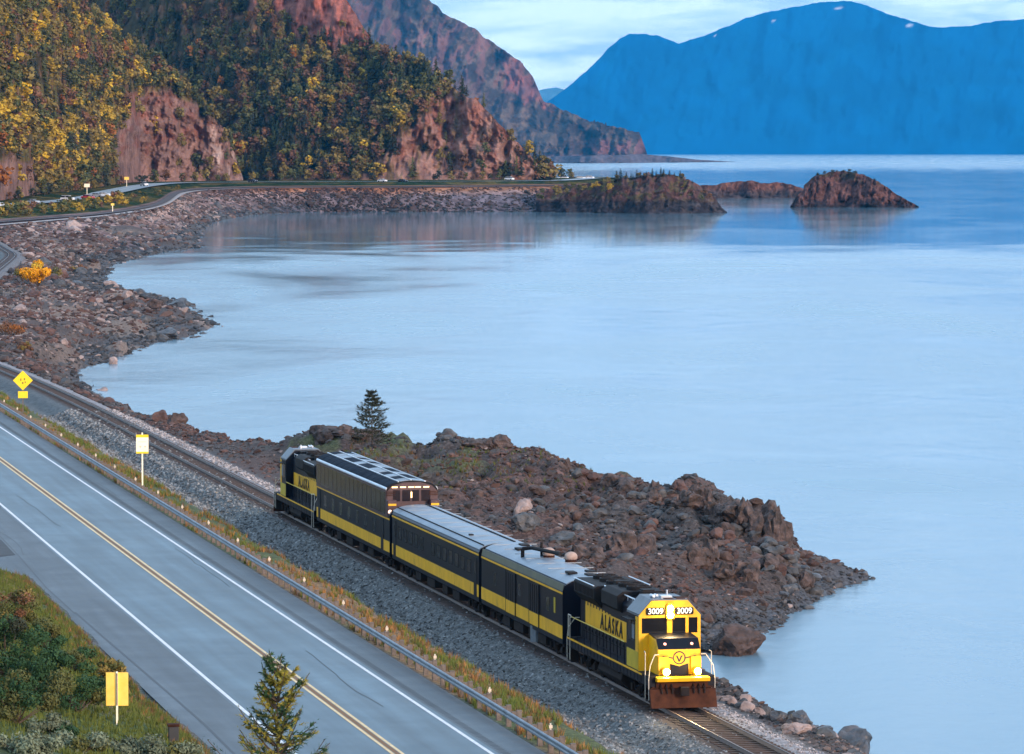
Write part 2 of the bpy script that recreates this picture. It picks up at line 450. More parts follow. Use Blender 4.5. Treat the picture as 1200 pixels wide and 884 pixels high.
# ------------------------------------------------------------------ water, sky-side geography
WATER = -5.0
def smooth_path(pts, step, win):
    pts = np.array(pts, float); ys = np.arange(pts[0, 0], pts[-1, 0] + step, step)
    xs = np.interp(ys, pts[:, 0], pts[:, 1])
    if win > 1:
        k = np.hanning(win + 2)[1:-1]; k /= k.sum()
        pad = np.pad(xs, win // 2, mode='reflect', reflect_type='odd')
        xs = np.convolve(pad, k, 'valid')[:len(ys)]
    return ys, xs
_tk = [(-60, 61.5), (183.6, 10.56), (317.8, -17.5), (397, -34.1), (508, -58.6), (600, -80), (690, -90.5), (750, -95.5), (850, -102),
       (937, -108.5), (1044, -117), (1118, -129), (1250, -150), (1391, -162), (1500, -170)]
_ty, _tx = smooth_path(_tk, 5, 21)
_lin = 10.56 - 0.2091 * (_ty - 183.6)
_tx = np.where(_ty < 420, _lin, np.where(_ty < 520, _lin + (_tx - _lin) * (_ty - 420) / 100, _tx))
def xt(y): return np.interp(y, _ty, _tx)
def zt(y): return np.interp(y, [0, 900, 1044, 1391, 1500], [0, 0.2, 0.6, 2.0, 2.4])

SHORE = [(0, 62), (150, 28), (184, 20.5), (200, 17.3), (215, 14.8), (226, 13.2), (232, 12.2), (240, 10.6), (252, 9.8), (260, 10.6), (267, 13.4), (274, 15.4), (279, 16.6), (287, 18.4), (296, 20.6),
         (303.5, 22.8), (309, 25.2), (313, 25.0), (318, 22.5), (325, 20.5), (335, 18), (342, 15), (350, 10.5), (358, 7), (368, 3),
         (378, -5), (385, -13), (395, -19.5), (405, -24), (420, -29.5), (440, -36), (470, -43), (500, -45.5), (520, -48), (540, -51),
         (559, -54), (591, -58.5), (602, -58.9), (626, -57), (660, -57), (696, -55.2), (730, -52), (757, -50.0), (775, -52.5), (796, -56), (839, -63),
         (886, -70), (923, -77), (951, -86), (1020, -96), (1099, -102), (1147, -106), (1200, -107), (1258, -106), (1368, -99), (1420, -103), (1500, -107)]
_sy = np.array([s[0] for s in SHORE], float); _sx = np.array([s[1] for s in SHORE], float)
def xs(y):
    y = np.asarray(y, float)
    b = np.interp(y, _sy, _sx)
    s = np.clip((y - 120) / 400, 0.25, 3)
    return b + fbm(y / (6 * s), y * 0 + 3.3, oct=3, seed=5) * 0.9 * s
# control heights on the shore land, from what is seen where
CTRL = [(1000, 668, -4.4), (965, 658, -3.9), (940, 650, -3.2), (912, 642, -1.9), (900, 612, -1.2), (885, 600, -.6), (850, 594, -.6), (825, 590, -.6), (810, 576, -.3),
        (765, 572, -.4), (720, 563, -.2), (690, 553, .1), (655, 542, .4), (620, 537, .5), (595, 532, .7), (575, 518, 1.2), (545, 519, 1.0), (510, 518, .8),
        (480, 518, .7), (436, 516, .9), (410, 511, 1.3), (385, 503, 1.7), (365, 504, 1.5), (355, 515, .7), (330, 521, .1), (300, 518, -.3), (245, 511, -.6),
        (210, 499, -.4), (190, 489, -.3), (160, 488, -1.2), (130, 472, -1.6),
        (600, 600, -.7), (650, 620, -.9), (700, 650, -1.2), (760, 640, -1.0), (560, 570, -.5), (500, 545, 0), (430, 530, .3), (560, 545, .2), (620, 560, -.1), (700, 590, -.6),
        (820, 640, -1.6), (860, 640, -1.5), (780, 690, -2.6), (830, 700, -3.2), (870, 700, -3.7), (850, 730, -4.4), (900, 715, -4.5), (870, 670, -2.6), (920, 690, -4.2), (960, 683, -4.4), (905, 665, -2.6),
        (340, 545, -.7), (280, 530, -.9), (220, 515, -.9), (100, 430, -3.4), (60, 400, -1.5), (150, 400, -3.2), (200, 385, -3.6), (230, 376, -3.8), (165, 350, -2.0), (190, 360, -2.6),
        (120, 340, -1.5), (60, 350, -.8), (30, 330, -.3), (110, 305, -2), (150, 290, -2), (200, 280, -2.0), (60, 290, .2), (100, 275, .8), (140, 265, 1.0), (60, 375, -1.0), (30, 400, -1.0), (60, 430, -3.2), (130, 375, -2.6)]
_cx, _cyy, _cz = [], [], []
for u, v, z in CTRL:
    p = PZ(u, v, z); _cx.append(p.x); _cyy.append(p.y); _cz.append(z)
_cx, _cyy, _cz = map(np.array, (_cx, _cyy, _cz))
_shy = np.concatenate([np.arange(140, 420, 6.0), np.arange(420, 1500, 22.0)])
_shx = np.interp(_shy, _sy, _sx)
def land_idw(x, y):
    sh = x.shape; x = x.ravel(); y = y.ravel()
    sc = np.clip(y / 300, 0.6, 5)
    o = x - xt(y)
    num = np.zeros_like(x); den = np.zeros_like(x)
    for cx_, cy_, cz_ in zip(_cx, _cyy, _cz):
        d2 = (((x - cx_) * 1.6) ** 2 + (y - cy_) ** 2 * 0.45) / sc ** 2 + 0.6
        w = d2 ** -1.9
        num += w * cz_; den += w
    for cy_, cx_ in zip(_shy, _shx):
        d2 = (((x - cx_) * 1.6) ** 2 + (y - cy_) ** 2 * 0.45) / sc ** 2 + 0.6
        w = d2 ** -1.9
        num += w * (-5.15); den += w
    # track side bench
    w = (np.maximum(o - 2.2, 0.3) * 1.3 / sc ** 0.5) ** -3.2 * 2.2
    num += w * (zt(y) - 0.75); den += w
    return (num / den).reshape(sh)
def _shdist(x, y):
    "distance to the shoreline curve (positive on land)"
    sh = x.shape; X = x.ravel(); Y = y.ravel()
    best = np.full(X.shape, 1e9)
    yy = np.concatenate([np.arange(140, 460, 2.0), np.arange(460, 1500, 8.0)]); xx = xs(yy)
    for a in range(len(yy) - 1):
        ax, ay, bx, by = xx[a], yy[a], xx[a + 1], yy[a + 1]
        m = np.abs(Y - ay) < (25 + ay * 0.06)
        if not m.any(): continue
        px, py = X[m] - ax, Y[m] - ay; dx, dy = bx - ax, by - ay
        t = np.clip((px * dx + py * dy) / (dx * dx + dy * dy), 0, 1)
        d = np.hypot(px - t * dx, py - t * dy)
        best[m] = np.minimum(best[m], d)
    best = best.reshape(sh)
    return np.where(x < xs(y), best, -best)

ROAD_Z = 2.4
def z_left(o, y):
    "ground left of the track centre, o < 0 (metres along +x from the track)"
    oo = o * 0.979
    z = np.interp(oo, [-60, -25.3, -12.75, -12.2, -9.2, -7.8, -6.6, -3.6, -2.4, -1.5, 0],
                  [ROAD_Z - .06, ROAD_Z - .06, ROAD_Z - .06, ROAD_Z - .10, 1.75, .5, -.68, -0.95, -0.35, -0.20, -0.20])
    return z
def ground_z(x, y, detail=True):
    x = np.asarray(x, float); y = np.asarray(y, float)
    o = x - xt(y)
    zl = z_left(o, y) + zt(y) * smooth(-12, -8, o)
    # far away inland of the railway the ground stays a low bench
    zr_b = np.interp(o, [0, 1.5, 2.4, 3.4], [-0.22, -0.22, -0.32, -0.75]) + zt(y)
    li = land_idw(x, y)
    sd = _shdist(x, y)
    rel = np.clip(sd / np.clip(y / 300, .6, 3), 0, 4)
    amp = np.clip(rel * 0.5, 0, 1) * smooth(3.0, 6.0, o)
    s = np.clip(y / 330, 0.7, 3.2)
    n = fbm(x / (2.6 * s), y / (4.2 * s), oct=4, seed=31)
    ridge = 1 - np.abs(fbm(x / (3.4 * s), y / (6 * s), oct=3, seed=77))
    li = li + amp * (n * 0.28 + (ridge - .6) * 0.45) * np.where(y > 560, 1.3, 1.0)
    crest = smooth(-2.6, -1.2, li) * smooth(7, 11, o) * (y > 296) * (y < 372) * smooth(.8, 3.5, sd)
    cr1 = 1 - np.abs(fbm(x / 2.3, y / 3.2, oct=4, seed=141)); cr2 = fbm(x / 5, y / 7, oct=2, seed=143)
    li = li + crest * ((cr1 - .5) * 1.35 + cr2 * .45)
    li = np.where(sd < 0, np.minimum(li, WATER - 0.12 + sd * 0.5), np.maximum(li, WATER + 0.02 + np.minimum(sd, 1.5) * 0.12))
    b = smooth(2.2, 4.2, o)
    zr = zr_b * (1 - b) + li * b
    zr = np.where(sd < 0.2, np.minimum(zr, li), zr)
    z = np.where(o < 0, zl, zr)
    # camera hillside on the near left
    h = 2.45 + 0.33 * np.maximum(-25.6 * 1.022 - o, 0) ** 1.0
    drive = smooth(232.5, 235.5, y) * (1 - smooth(255, 262, y))
    h = h * (1 - drive) + drive * (ROAD_Z - .05)
    h = np.where(y > 262, ROAD_Z + 0.12 * np.maximum(-26 - o, 0), h)
    h = np.minimum(h + fbm(x / 5, y / 7, oct=3, seed=9) * 0.25 * (1 - drive) * (y < 262), 12)
    z = np.where(o < -25.6 * 1.022, h, z)
    near = 25 - 0.152 * y - 1.6 + fbm(x / 8, y / 8, oct=3, seed=4) * 0.5
    z = np.where(y < 152, np.maximum(np.minimum(z, 30), near), z)
    if detail:
        z = z + np.where((o < -25.7 * 1.022), 0, 0) + smooth(-12, -10.5, o) * (1 - smooth(-8.5, -6, o)) * fbm(x / 1.5, y / 3, oct=3, seed=3) * 0.10
    return z

PAL = {k: np.array(v) for k, v in dict(asph=(.06, .07, .078), gravel=(.10, .112, .118), shoulder=(.24, .225, .23), bed=(.062, .044, .040), straw=(.20, .115, .05),
       grass=(.07, .085, .028), green=(.05, .075, .022), rubble=(.062, .048, .044), red=(.085, .05, .042), wet=(.06, .062, .07), tan=(.24, .17, .13), mud=(.09, .085, .09), dirt=(.13, .09, .06)).items()}
def lerp(a, b, t): return a * (1 - t[..., None]) + b * t[..., None]
def ground_col(x, y, z):
    o = (x - xt(y)) * 0.979
    n1 = fbm(x / 3, y / 7, oct=4, seed=51); n2 = fbm(x / 9, y / 22, oct=4, seed=52)
    c = np.broadcast_to(PAL['gravel'], x.shape + (3,)).copy()
    t = smooth(-12.9, -12.5, o) * (1 - smooth(-8.9 + n1 * 1.3, -7.4 + n1 * 1.3, o))
    st = lerp(np.broadcast_to(PAL['straw'], c.shape), np.broadcast_to(PAL['grass'], c.shape), smooth(-.1, .35, n2 + smooth(330, 420, y) * .35))
    c = lerp(c, st, t)
    c = lerp(c, PAL['grass'], 0.8 * smooth(.15, .4, n1 + n2 * .7) * smooth(-9.5, -8.5, o) * (1 - smooth(-6.5, -5, o)))
    c = lerp(c, PAL['mud'] * .5, .75 * smooth(.35, .6, n2) * smooth(-8.5, -7.5, o) * (1 - smooth(-5.5, -4.5, o)))
    c = lerp(c, PAL['bed'], smooth(-1.9, -1.5, o) * (1 - smooth(1.0, 1.35, o)))
    c = lerp(c, lerp(np.broadcast_to(PAL['shoulder'], c.shape), np.broadcast_to(PAL['shoulder'] * .6, c.shape), smooth(500, 800, y)), smooth(1.1, 1.5, o) * (1 - smooth(3.1, 4.0, o)))
    # shore land
    r = lerp(np.broadcast_to(PAL['rubble'], c.shape), np.broadcast_to(PAL['red'], c.shape), smooth(-.3, .5, n2) * smooth(-2.5, 0, z))
    r = lerp(r, np.broadcast_to(PAL['wet'], c.shape), 1 - smooth(-4.7, -3.4, z + n1 * .4))
    r = lerp(r, np.broadcast_to(PAL['grass'], c.shape), .7 * smooth(.1, .5, n1) * smooth(-.2, .8, z) * (y < 420) * (y > 330))
    r = lerp(r, np.broadcast_to(PAL['tan'], c.shape), .6 * smooth(0.0, .5, -n2) * smooth(560, 640, y))
    c = lerp(c, r, smooth(3.2, 4.2, o))
    g = lerp(np.broadcast_to(PAL['green'], c.shape), np.broadcast_to(PAL['straw'], c.shape), smooth(.15, .6, n2))
    drive = smooth(232.5, 235.5, y) * (1 - smooth(256, 260, y))
    g = lerp(g, PAL['asph'], drive)
    c = lerp(c, g, (1 - smooth(-26.2, -25.4, o + n1 * .3)))
    c = lerp(c, PAL['asph'], smooth(-25.6, -25.2, o) * (1 - smooth(-12.9, -12.7, o)))
    c[y < 150] = PAL['green'] * .8
    return np.clip(c, 0.002, 1)

ys_ = np.concatenate([np.arange(12, 140, 4.0), np.arange(140, 262, 0.9), np.arange(262, 470, 1.0), np.arange(470, 800, 2.4), np.arange(800, 1502, 4.5)])
os_ = np.concatenate([np.arange(-110, -40, 5.0), np.arange(-40, -26.4, 1.2), np.arange(-26.4, -13.2, 1.2), np.arange(-13.1, 4, 0.33), np.arange(4, 36, 0.5), np.arange(36, 80, 1.2)])
YY, OO = np.meshgrid(ys_, os_, indexing='ij')
XX = OO + xt(YY)
ZZ = ground_z(XX, YY)
CC = ground_col(XX, YY, ZZ)
ground = link('ground', np_mesh('ground', np.stack([XX, YY, ZZ], -1).reshape(-1, 3), grid_faces(*XX.shape), M_ground, CC.reshape(-1, 3), True))
setp(ground, kind='structure')
def gz(x, y):
    "height of the ground sheet (bilinear)"
    x = np.atleast_1d(np.asarray(x, float)); y = np.atleast_1d(np.asarray(y, float))
    o = np.clip(x - xt(y), os_[0], os_[-1] - 1e-6); y = np.clip(y, ys_[0], ys_[-1] - 1e-6)
    i = np.clip(np.searchsorted(ys_, y, 'right') - 1, 0, len(ys_) - 2); j = np.clip(np.searchsorted(os_, o, 'right') - 1, 0, len(os_) - 2)
    a = (y - ys_[i]) / (ys_[i + 1] - ys_[i]); b = (o - os_[j]) / (os_[j + 1] - os_[j])
    return (ZZ[i, j] * (1 - a) * (1 - b) + ZZ[i + 1, j] * a * (1 - b) + ZZ[i, j + 1] * (1 - a) * b + ZZ[i + 1, j + 1] * a * b)

# sea: one sheet to the far shore
def make_water():
    m, n, l, b = base_mat('silty_sea_water')
    g = n.new('ShaderNodeNewGeometry').outputs['Position']
    def nz(scale, st, det=4, dist=0.0):
        mp = n.new('ShaderNodeMapping'); mp.inputs['Scale'].default_value = st; mp.inputs['Rotation'].default_value = (0, 0, 0.08); l.new(g, mp.inputs[0])
        t = n.new('ShaderNodeTexNoise'); t.inputs['Scale'].default_value = scale; t.inputs['Detail'].default_value = det; t.inputs['Distortion'].default_value = dist
        l.new(mp.outputs[0], t.inputs['Vector']); return t.outputs[0]
    big = nz(0.02, (1, 0.35, 1), 5, 0.6)
    r = n.new('ShaderNodeValToRGB'); r.color_ramp.elements[0].position = .35; r.color_ramp.elements[0].color = (0.105, 0.20, 0.27, 1)
    r.color_ramp.elements[1].position = .7; r.color_ramp.elements[1].color = (0.185, 0.315, 0.39, 1)
    l.new(big, r.inputs[0]); l.new(r.outputs[0], b.inputs['Base Color'])
    rr = n.new('ShaderNodeMapRange'); rr.inputs[1].default_value = .35; rr.inputs[2].default_value = .65; rr.inputs[3].default_value = .09; rr.inputs[4].default_value = .25
    l.new(big, rr.inputs[0])
    b.inputs['IOR'].default_value = 1.33
    sepp = n.new('ShaderNodeSeparateXYZ'); l.new(g, sepp.inputs[0])
    c1 = n.new('ShaderNodeMapRange'); c1.interpolation_type = 'SMOOTHSTEP'; c1.inputs[1].default_value = 1050; c1.inputs[2].default_value = 1650; l.new(sepp.outputs[1], c1.inputs[0])
    c2 = n.new('ShaderNodeMapRange'); c2.interpolation_type = 'SMOOTHSTEP'; c2.inputs[1].default_value = 3000; c2.inputs[2].default_value = 11000; c2.inputs[3].default_value = 1; c2.inputs[4].default_value = 0; l.new(sepp.outputs[1], c2.inputs[0])
    calm = n.new('ShaderNodeMath'); calm.operation = 'MULTIPLY'; l.new(c1.outputs[0], calm.inputs[0]); l.new(c2.outputs[0], calm.inputs[1])
    stk = nz(0.022, (1, 1, 1), 5, .8)
    lm = n.new('ShaderNodeMapRange'); lm.interpolation_type = 'SMOOTHSTEP'; lm.inputs[1].default_value = -75; lm.inputs[2].default_value = 40; lm.inputs[3].default_value = 3.4; lm.inputs[4].default_value = 1.5; l.new(sepp.outputs[0], lm.inputs[0])
    sb_ = n.new('ShaderNodeMath'); sb_.operation = 'SUBTRACT'; sb_.inputs[1].default_value = .53; l.new(stk, sb_.inputs[0])
    sm_ = n.new('ShaderNodeMath'); sm_.operation = 'MULTIPLY_ADD'; sm_.use_clamp = True; l.new(sb_.outputs[0], sm_.inputs[0]); l.new(lm.outputs[0], sm_.inputs[1]); c3 = n.new('ShaderNodeMath'); c3.operation = 'MULTIPLY'; c3.inputs[1].default_value = 1.55; l.new(calm.outputs[0], c3.inputs[0]); l.new(c3.outputs[0], sm_.inputs[2]); calm = sm_
    wav = n.new('ShaderNodeMapRange'); wav.inputs[3].default_value = 1.0; wav.inputs[4].default_value = .12; l.new(calm.outputs[0], wav.inputs[0])
    rip = nz(0.55, (1, 0.5, 1), 4)
    swell = nz(0.09, (1, 0.45, 1), 3, .3)
    b1 = n.new('ShaderNodeBump'); b1.inputs['Distance'].default_value = 0.06; l.new(wav.outputs[0], b1.inputs['Strength']); rq = n.new('ShaderNodeMath'); rq.operation = 'MULTIPLY'; l.new(rr.outputs[0], rq.inputs[0]); l.new(wav.outputs[0], rq.inputs[1]); rk = n.new('ShaderNodeMath'); rk.inputs[1].default_value = .05; l.new(rq.outputs[0], rk.inputs[0]); l.new(rk.outputs[0], b.inputs['Roughness']); l.new(rip, b1.inputs['Height'])
    b2 = n.new('ShaderNodeBump'); b2.inputs['Distance'].default_value = 0.26; l.new(wav.outputs[0], b2.inputs['Strength']); l.new(swell, b2.inputs['Height']); l.new(b1.outputs[0], b2.inputs['Normal'])
    l.new(b2.outputs[0], b.inputs['Normal'])
    mb = MB()
    X, Y0, Y1 = 14000, 20, 33500
    mb.add([(-X, Y0, WATER), (X, Y0, WATER), (X, Y1, WATER), (-X, Y1, WATER)], [(0, 1, 2, 3)])
    return setp(mb.build('water', m), kind='structure')
water = make_water()
sb = MB(); sb.add([(-14000, -60, -6.6), (14000, -60, -6.6), (14000, 33500, -6.6), (-14000, 33500, -6.6)], [(0, 1, 2, 3)])
setp(sb.build('seabed', mk('seabed_silt', [(.09, .085, .08)], rough=0.95)), kind='structure')

# ------------------------------------------------------------------ hills seen beyond
def poly_mask(U, V, poly, soft=6.0, seed=0, rag=10.0):
    "soft inside mask of a polygon with a ragged edge"
    x, y = U + fbm(U / 14, V / 14, oct=4, seed=seed) * rag, V + fbm(U / 14, V / 14, oct=4, seed=seed + 9) * rag
    P = np.array(poly, float); n = len(P)
    ins = np.zeros(x.shape, bool); d = np.full(x.shape, 1e9)
    for i in range(n):
        a, b = P[i], P[(i + 1) % n]
        cond = ((a[1] > y) != (b[1] > y)) & (x < (b[0] - a[0]) * (y - a[1]) / (b[1] - a[1] + 1e-9) + a[0])
        ins ^= cond
        e = b - a; t = np.clip(((x - a[0]) * e[0] + (y - a[1]) * e[1]) / (e @ e + 1e-9), 0, 1)
        d = np.minimum(d, np.hypot(x - a[0] - t * e[0], y - a[1] - t * e[1]))
    s = np.where(ins, d, -d)
    return smooth(-soft, soft, s)
class Hill: pass
def hill(name, mat, u0, u1, nu, nv, base, top, D, kfun, colfun, relief, rscale, backrise=500, top_noise=1.5, seed=0, gully=1.0, parent=None, nb=8, sink=0.0):
    """a hillside: rises from its foot line to its crest, with depth gained by its own slope, gullies, and a back side.
    base/top: lists of (u, v); D: list (u, distance)"""
    U = np.linspace(u0, u1, nu)
    vb = np.interp(U, *zip(*base)); vt = np.interp(U, *zip(*top)); d0 = np.interp(U, *zip(*D))
    vt = vt + fbm(U / 9, U * 0, oct=4, seed=seed) * top_noise * np.clip((vb - vt) / 20, 0, 1)
    vt = np.minimum(vt, vb - 0.3)
    T = np.linspace(0, 1, nv)
    V = vb[None, :] + (vt - vb)[None, :] * T[:, None]
    UU = np.broadcast_to(U, V.shape)
    K = kfun(UU, V)
    Dp = np.zeros_like(V); Dp[0] = d0
    zc = CAMH + (176 - V) / FPX * Dp[0]
    for j in range(1, nv):
        dz_dv = (V[j - 1] - V[j]) / FPX * Dp[j - 1]
        Dp[j] = Dp[j - 1] + K[j] * dz_dv / np.maximum(1 - K[j] * (176 - V[j]) / FPX, .5)
    k = fbm(UU / rscale + V / rscale * .15, V / (rscale * 2.6), oct=5, seed=seed + 3, gain=.55)
    k2 = fbm(UU / (rscale * .3), V / (rscale * .35), oct=4, seed=seed + 5)
    edge = np.clip(T * 6, 0, 1)[:, None]
    Dn = Dp + (k * relief * gully + k2 * relief * .25) * edge
    r0 = (UU - 600) / FPX; b = (442 - V) / FPX
    ry = cp + b * sp; rz = -sp + b * cp
    X = r0 / ry * Dn; Y = Dn; Z = CAMH + rz / ry * Dn
    # back side, out of sight from here but real
    bx, by, bz, bu, bv = [X], [Y], [Z], [UU], [V]
    for q in range(1, nb + 1):
        t = q / nb
        bx.append(X[-1:] * (1 + t * backrise / Dp[-1:].clip(1))); by.append(Y[-1:] + t * backrise)
        zz = Z[-1:] * (1 - t ** 1.5) + (WATER - 1) * t ** 1.5
        bz.append(zz + fbm(X[-1:] / 60, by[-1] / 60, oct=3, seed=seed) * relief * .3 * (t < 1) * (Z[-1:] - WATER > relief)); bu.append(U[None]); bv.append(V[-1:])
    # skirt under the foot
    XA = np.concatenate([X[:1]] + bx); YA = np.concatenate([Y[:1]] + by); ZA = np.concatenate([Z[:1] * 0 + WATER - 1.2 - sink] + bz)
    UA = np.concatenate([UU[:1]] + bu); VA = np.concatenate([V[:1]] + bv)
    C = colfun(UA, VA, XA, YA, ZA)
    me = np_mesh(name, np.stack([XA, YA, ZA], -1).reshape(-1, 3), grid_faces(*XA.shape), mat, np.clip(C, .002, 1).reshape(-1, 3), True)
    o = link(name, me, parent)
    h = Hill(); h.X, h.Y, h.Z, h.U, h.V, h.o = X, Y, Z, UU, V, o
    return h
def hc(*c): return np.array(c)
c_red = hc(.25, .112, .085); c_pink = hc(.28, .165, .135); c_lit_edge = hc(.42, .31, .27); c_dkrock = hc(.13, .085, .08)
c_under = hc(.062, .050, .028); c_olive = hc(.14, .105, .038); c_brush = hc(.17, .09, .05); c_gold = hc(.30, .20, .03)

B_CLIFF = [(428, 216), (434, 190), (462, 160), (488, 150), (498, 142), (508, 118), (518, 103), (545, 108), (570, 120), (605, 160), (645, 216)]
B_TOP = [(278, -90), (290, -5), (318, 18), (348, 40), (378, 46), (400, 52), (432, 58), (452, 60), (430, 0), (420, -90)]
A_BLUFF = [(138, 220), (133, 180), (142, 140), (150, 112), (175, 104), (205, 112), (232, 128), (262, 148), (290, 180), (290, 220)]
A_BLUFF0 = [(-60, 250), (-60, 186), (10, 186), (30, 192), (45, 205), (50, 250)]
def kB(U, V):
    return 1.35 - 1.0 * poly_mask(U, V, B_CLIFF, seed=2) - .5 * poly_mask(U, V, B_TOP, seed=3)
def colB(U, V, X, Y, Z):
    n = fbm(U / 9, V / 9, oct=4, seed=61); n2 = fbm(U / 5, V / 22, oct=4, seed=62)
    g = lerp(np.broadcast_to(c_under, U.shape + (3,)), np.broadcast_to(c_brush, U.shape + (3,)), smooth(-.2, .6, n))
    m = poly_mask(U, V, B_CLIFF, seed=2); t = poly_mask(U, V, B_TOP, seed=3)
    rk = lerp(np.broadcast_to(c_pink, g.shape), np.broadcast_to(c_red, g.shape), smooth(-.3, .5, n2 + (150 - V) / 80))
    rk = lerp(rk, np.broadcast_to(c_dkrock, g.shape), .5 * smooth(.25, .8, n))
    rk = lerp(rk, np.broadcast_to(c_olive, g.shape), .6 * smooth(.3, .8, -n2))
    g = lerp(g, rk, m)
    rt = lerp(np.broadcast_to(hc(.34, .12, .09), g.shape), np.broadcast_to(hc(.19, .085, .07), g.shape), smooth(-.4, .5, n2))
    return lerp(g, rt, t)
topB = [(40, -110), (100, -90), (300, -60), (402, -8), (425, 30), (440, 57), (452, 64), (478, 75), (503, 90), (520, 97), (545, 112), (560, 118), (580, 140), (600, 160), (622, 183), (640, 207), (646, 212)]
hillB = hill('forested_hill', M_hill, 40, 646, 440, 170, [(40, 216), (110, 216), (215, 214), (330, 212), (640, 212.5), (646, 213)], topB,
             [(110, 2750), (215, 2560), (330, 2480), (470, 2450), (600, 2455), (646, 2470)], kB, colB, 15, 34, 600, 1.5, seed=3)
def kA(U, V):
    return 1.25 - 1.0 * poly_mask(U, V, A_BLUFF, seed=12, rag=6) - .9 * poly_mask(U, V, A_BLUFF0, seed=13, rag=5)
def colA(U, V, X, Y, Z):
    n = fbm(U / 9, V / 9, oct=4, seed=71); n2 = fbm(U / 4, V / 20, oct=4, seed=72)
    g = lerp(np.broadcast_to(c_under, U.shape + (3,)), np.broadcast_to(c_olive, U.shape + (3,)), smooth(-.3, .5, n))
    g = lerp(g, np.broadcast_to(c_brush, g.shape), .8 * smooth(.1, .6, n2))
    rk = lerp(np.broadcast_to(c_pink * .85, g.shape), np.broadcast_to(c_red * .9, g.shape), smooth(-.4, .5, n + (140 - V) / 60))
    rk = lerp(rk, np.broadcast_to(c_lit_edge, g.shape), .8 * smooth(.1, .5, n2) * smooth(235, 262, U))  # pale right edge of the bluff paints the glow from the right
    rk = lerp(rk, np.broadcast_to(c_dkrock, g.shape), .6 * smooth(.1, .6, -n2))
    m = np.maximum(poly_mask(U, V, A_BLUFF, seed=12, rag=6), poly_mask(U, V, A_BLUFF0, seed=13, rag=5))
    return lerp(g, rk, m)
topA = [(-60, -80), (60, -60), (85, -6), (100, 6), (130, 30), (160, 58), (180, 75), (215, 108), (240, 130), (262, 150), (275, 180), (283, 205), (285, 211)]
baseA = [(-60, 243), (0, 237), (60, 228), (110, 222), (165, 215), (285, 213)]
hillA = hill('wooded_headland', M_hill, -60, 285, 300, 190, baseA, topA, [(-60, 1560), (0, 1660), (60, 1860), (110, 2110), (165, 2390), (285, 2440)], kA, colA, 11, 26, 420, 1.5, seed=8)
for h in (hillA, hillB): setp(h.o, kind='structure')

C_RED1 = [(596, 66), (615, 80), (630, 95), (642, 122), (600, 108), (585, 85)]  # red rock, with the red light on the right silhouette painted in
def colC(U, V, X, Y, Z):
    n = fbm(U / 12, V / 10, oct=5, seed=81); n2 = fbm(U / 6 + V / 14, V / 16, oct=4, seed=82); n3 = fbm(U / 2.2, V / 2.2, oct=3, seed=83)
    g = lerp(np.broadcast_to(hc(.055, .042, .035), U.shape + (3,)), np.broadcast_to(hc(.13, .095, .07), U.shape + (3,)), smooth(-.3, .5, n + n3 * .4))
    rk = lerp(np.broadcast_to(hc(.30, .11, .09), g.shape), np.broadcast_to(hc(.18, .085, .075), g.shape), smooth(-.3, .4, n2))
    m = poly_mask(U, V, C_RED1, seed=21, rag=14)
    m2 = smooth(.0, .5, n2 + n * .5) * (1 - smooth(60, 150, V)) * .7
    m3 = smooth(-.1, .3, n2) * smooth(660, 700, U) * smooth(160, 165, V) * (1 - smooth(178, 184, V))
    g = lerp(g, rk, np.clip(m + m2 + m3, 0, 1))
    return lerp(g, np.broadcast_to(hc(.12, .09, .10), g.shape), smooth(180, 182.5, V))
hillC = hill('distant_headland', M_ridge, 370, 758, 260, 110, [(370, 190.3), (758, 190.3)],
             [(370, -60), (400, -50), (480, -10), (503, 0), (520, 15), (555, 34), (575, 48), (590, 58), (610, 72), (625, 92), (637, 118), (655, 126), (690, 141), (725, 150), (749, 154), (754, 168), (758, 180)],
             [(370, 10400), (758, 11000)], lambda U, V: 1.3 + 0 * U - .8 * smooth(660, 700, U) * (V > 150), colC, 90, 40, 1800, 1.6, seed=21)
setp(hillC.o, kind='structure')
hillS = hill('distant_spit', M_ridge, 620, 862, 120, 10, [(620, 191.5), (700, 192.2), (862, 189.9)], [(620, 184), (755, 181), (790, 184), (815, 187), (845, 188.9), (862, 189.8)],
             [(620, 10350), (700, 10100), (862, 11150)], lambda U, V: 3 + 0 * U, lambda U, V, X, Y, Z: np.broadcast_to(hc(.10, .085, .095), U.shape + (3,)) * (1 + .3 * fbm(U / 3, V, oct=3)[..., None]), 30, 12, 500, .3, seed=22)
setp(hillS.o, kind='structure')
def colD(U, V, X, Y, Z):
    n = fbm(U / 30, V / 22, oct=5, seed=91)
    g = lerp(np.broadcast_to(hc(.0, .075, .22), U.shape + (3,)), np.broadcast_to(hc(.0, .055, .17), U.shape + (3,)), smooth(-.5, .5, n))  # distance haze is put into the mountains' blue base colour
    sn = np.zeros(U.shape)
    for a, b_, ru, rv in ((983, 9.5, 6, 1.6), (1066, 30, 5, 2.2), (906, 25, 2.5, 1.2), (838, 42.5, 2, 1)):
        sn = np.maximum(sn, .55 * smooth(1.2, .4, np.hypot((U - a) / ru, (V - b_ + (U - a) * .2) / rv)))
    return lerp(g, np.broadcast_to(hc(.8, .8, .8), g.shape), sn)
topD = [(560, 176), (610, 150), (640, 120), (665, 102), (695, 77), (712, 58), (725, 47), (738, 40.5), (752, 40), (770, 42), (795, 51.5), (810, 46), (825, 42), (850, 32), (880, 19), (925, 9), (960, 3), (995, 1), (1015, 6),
        (1040, 17), (1070, 26), (1095, 32), (1120, 32), (1137, 31), (1165, 25), (1200, 23), (1260, 18), (1330, 30), (1500, 60)]
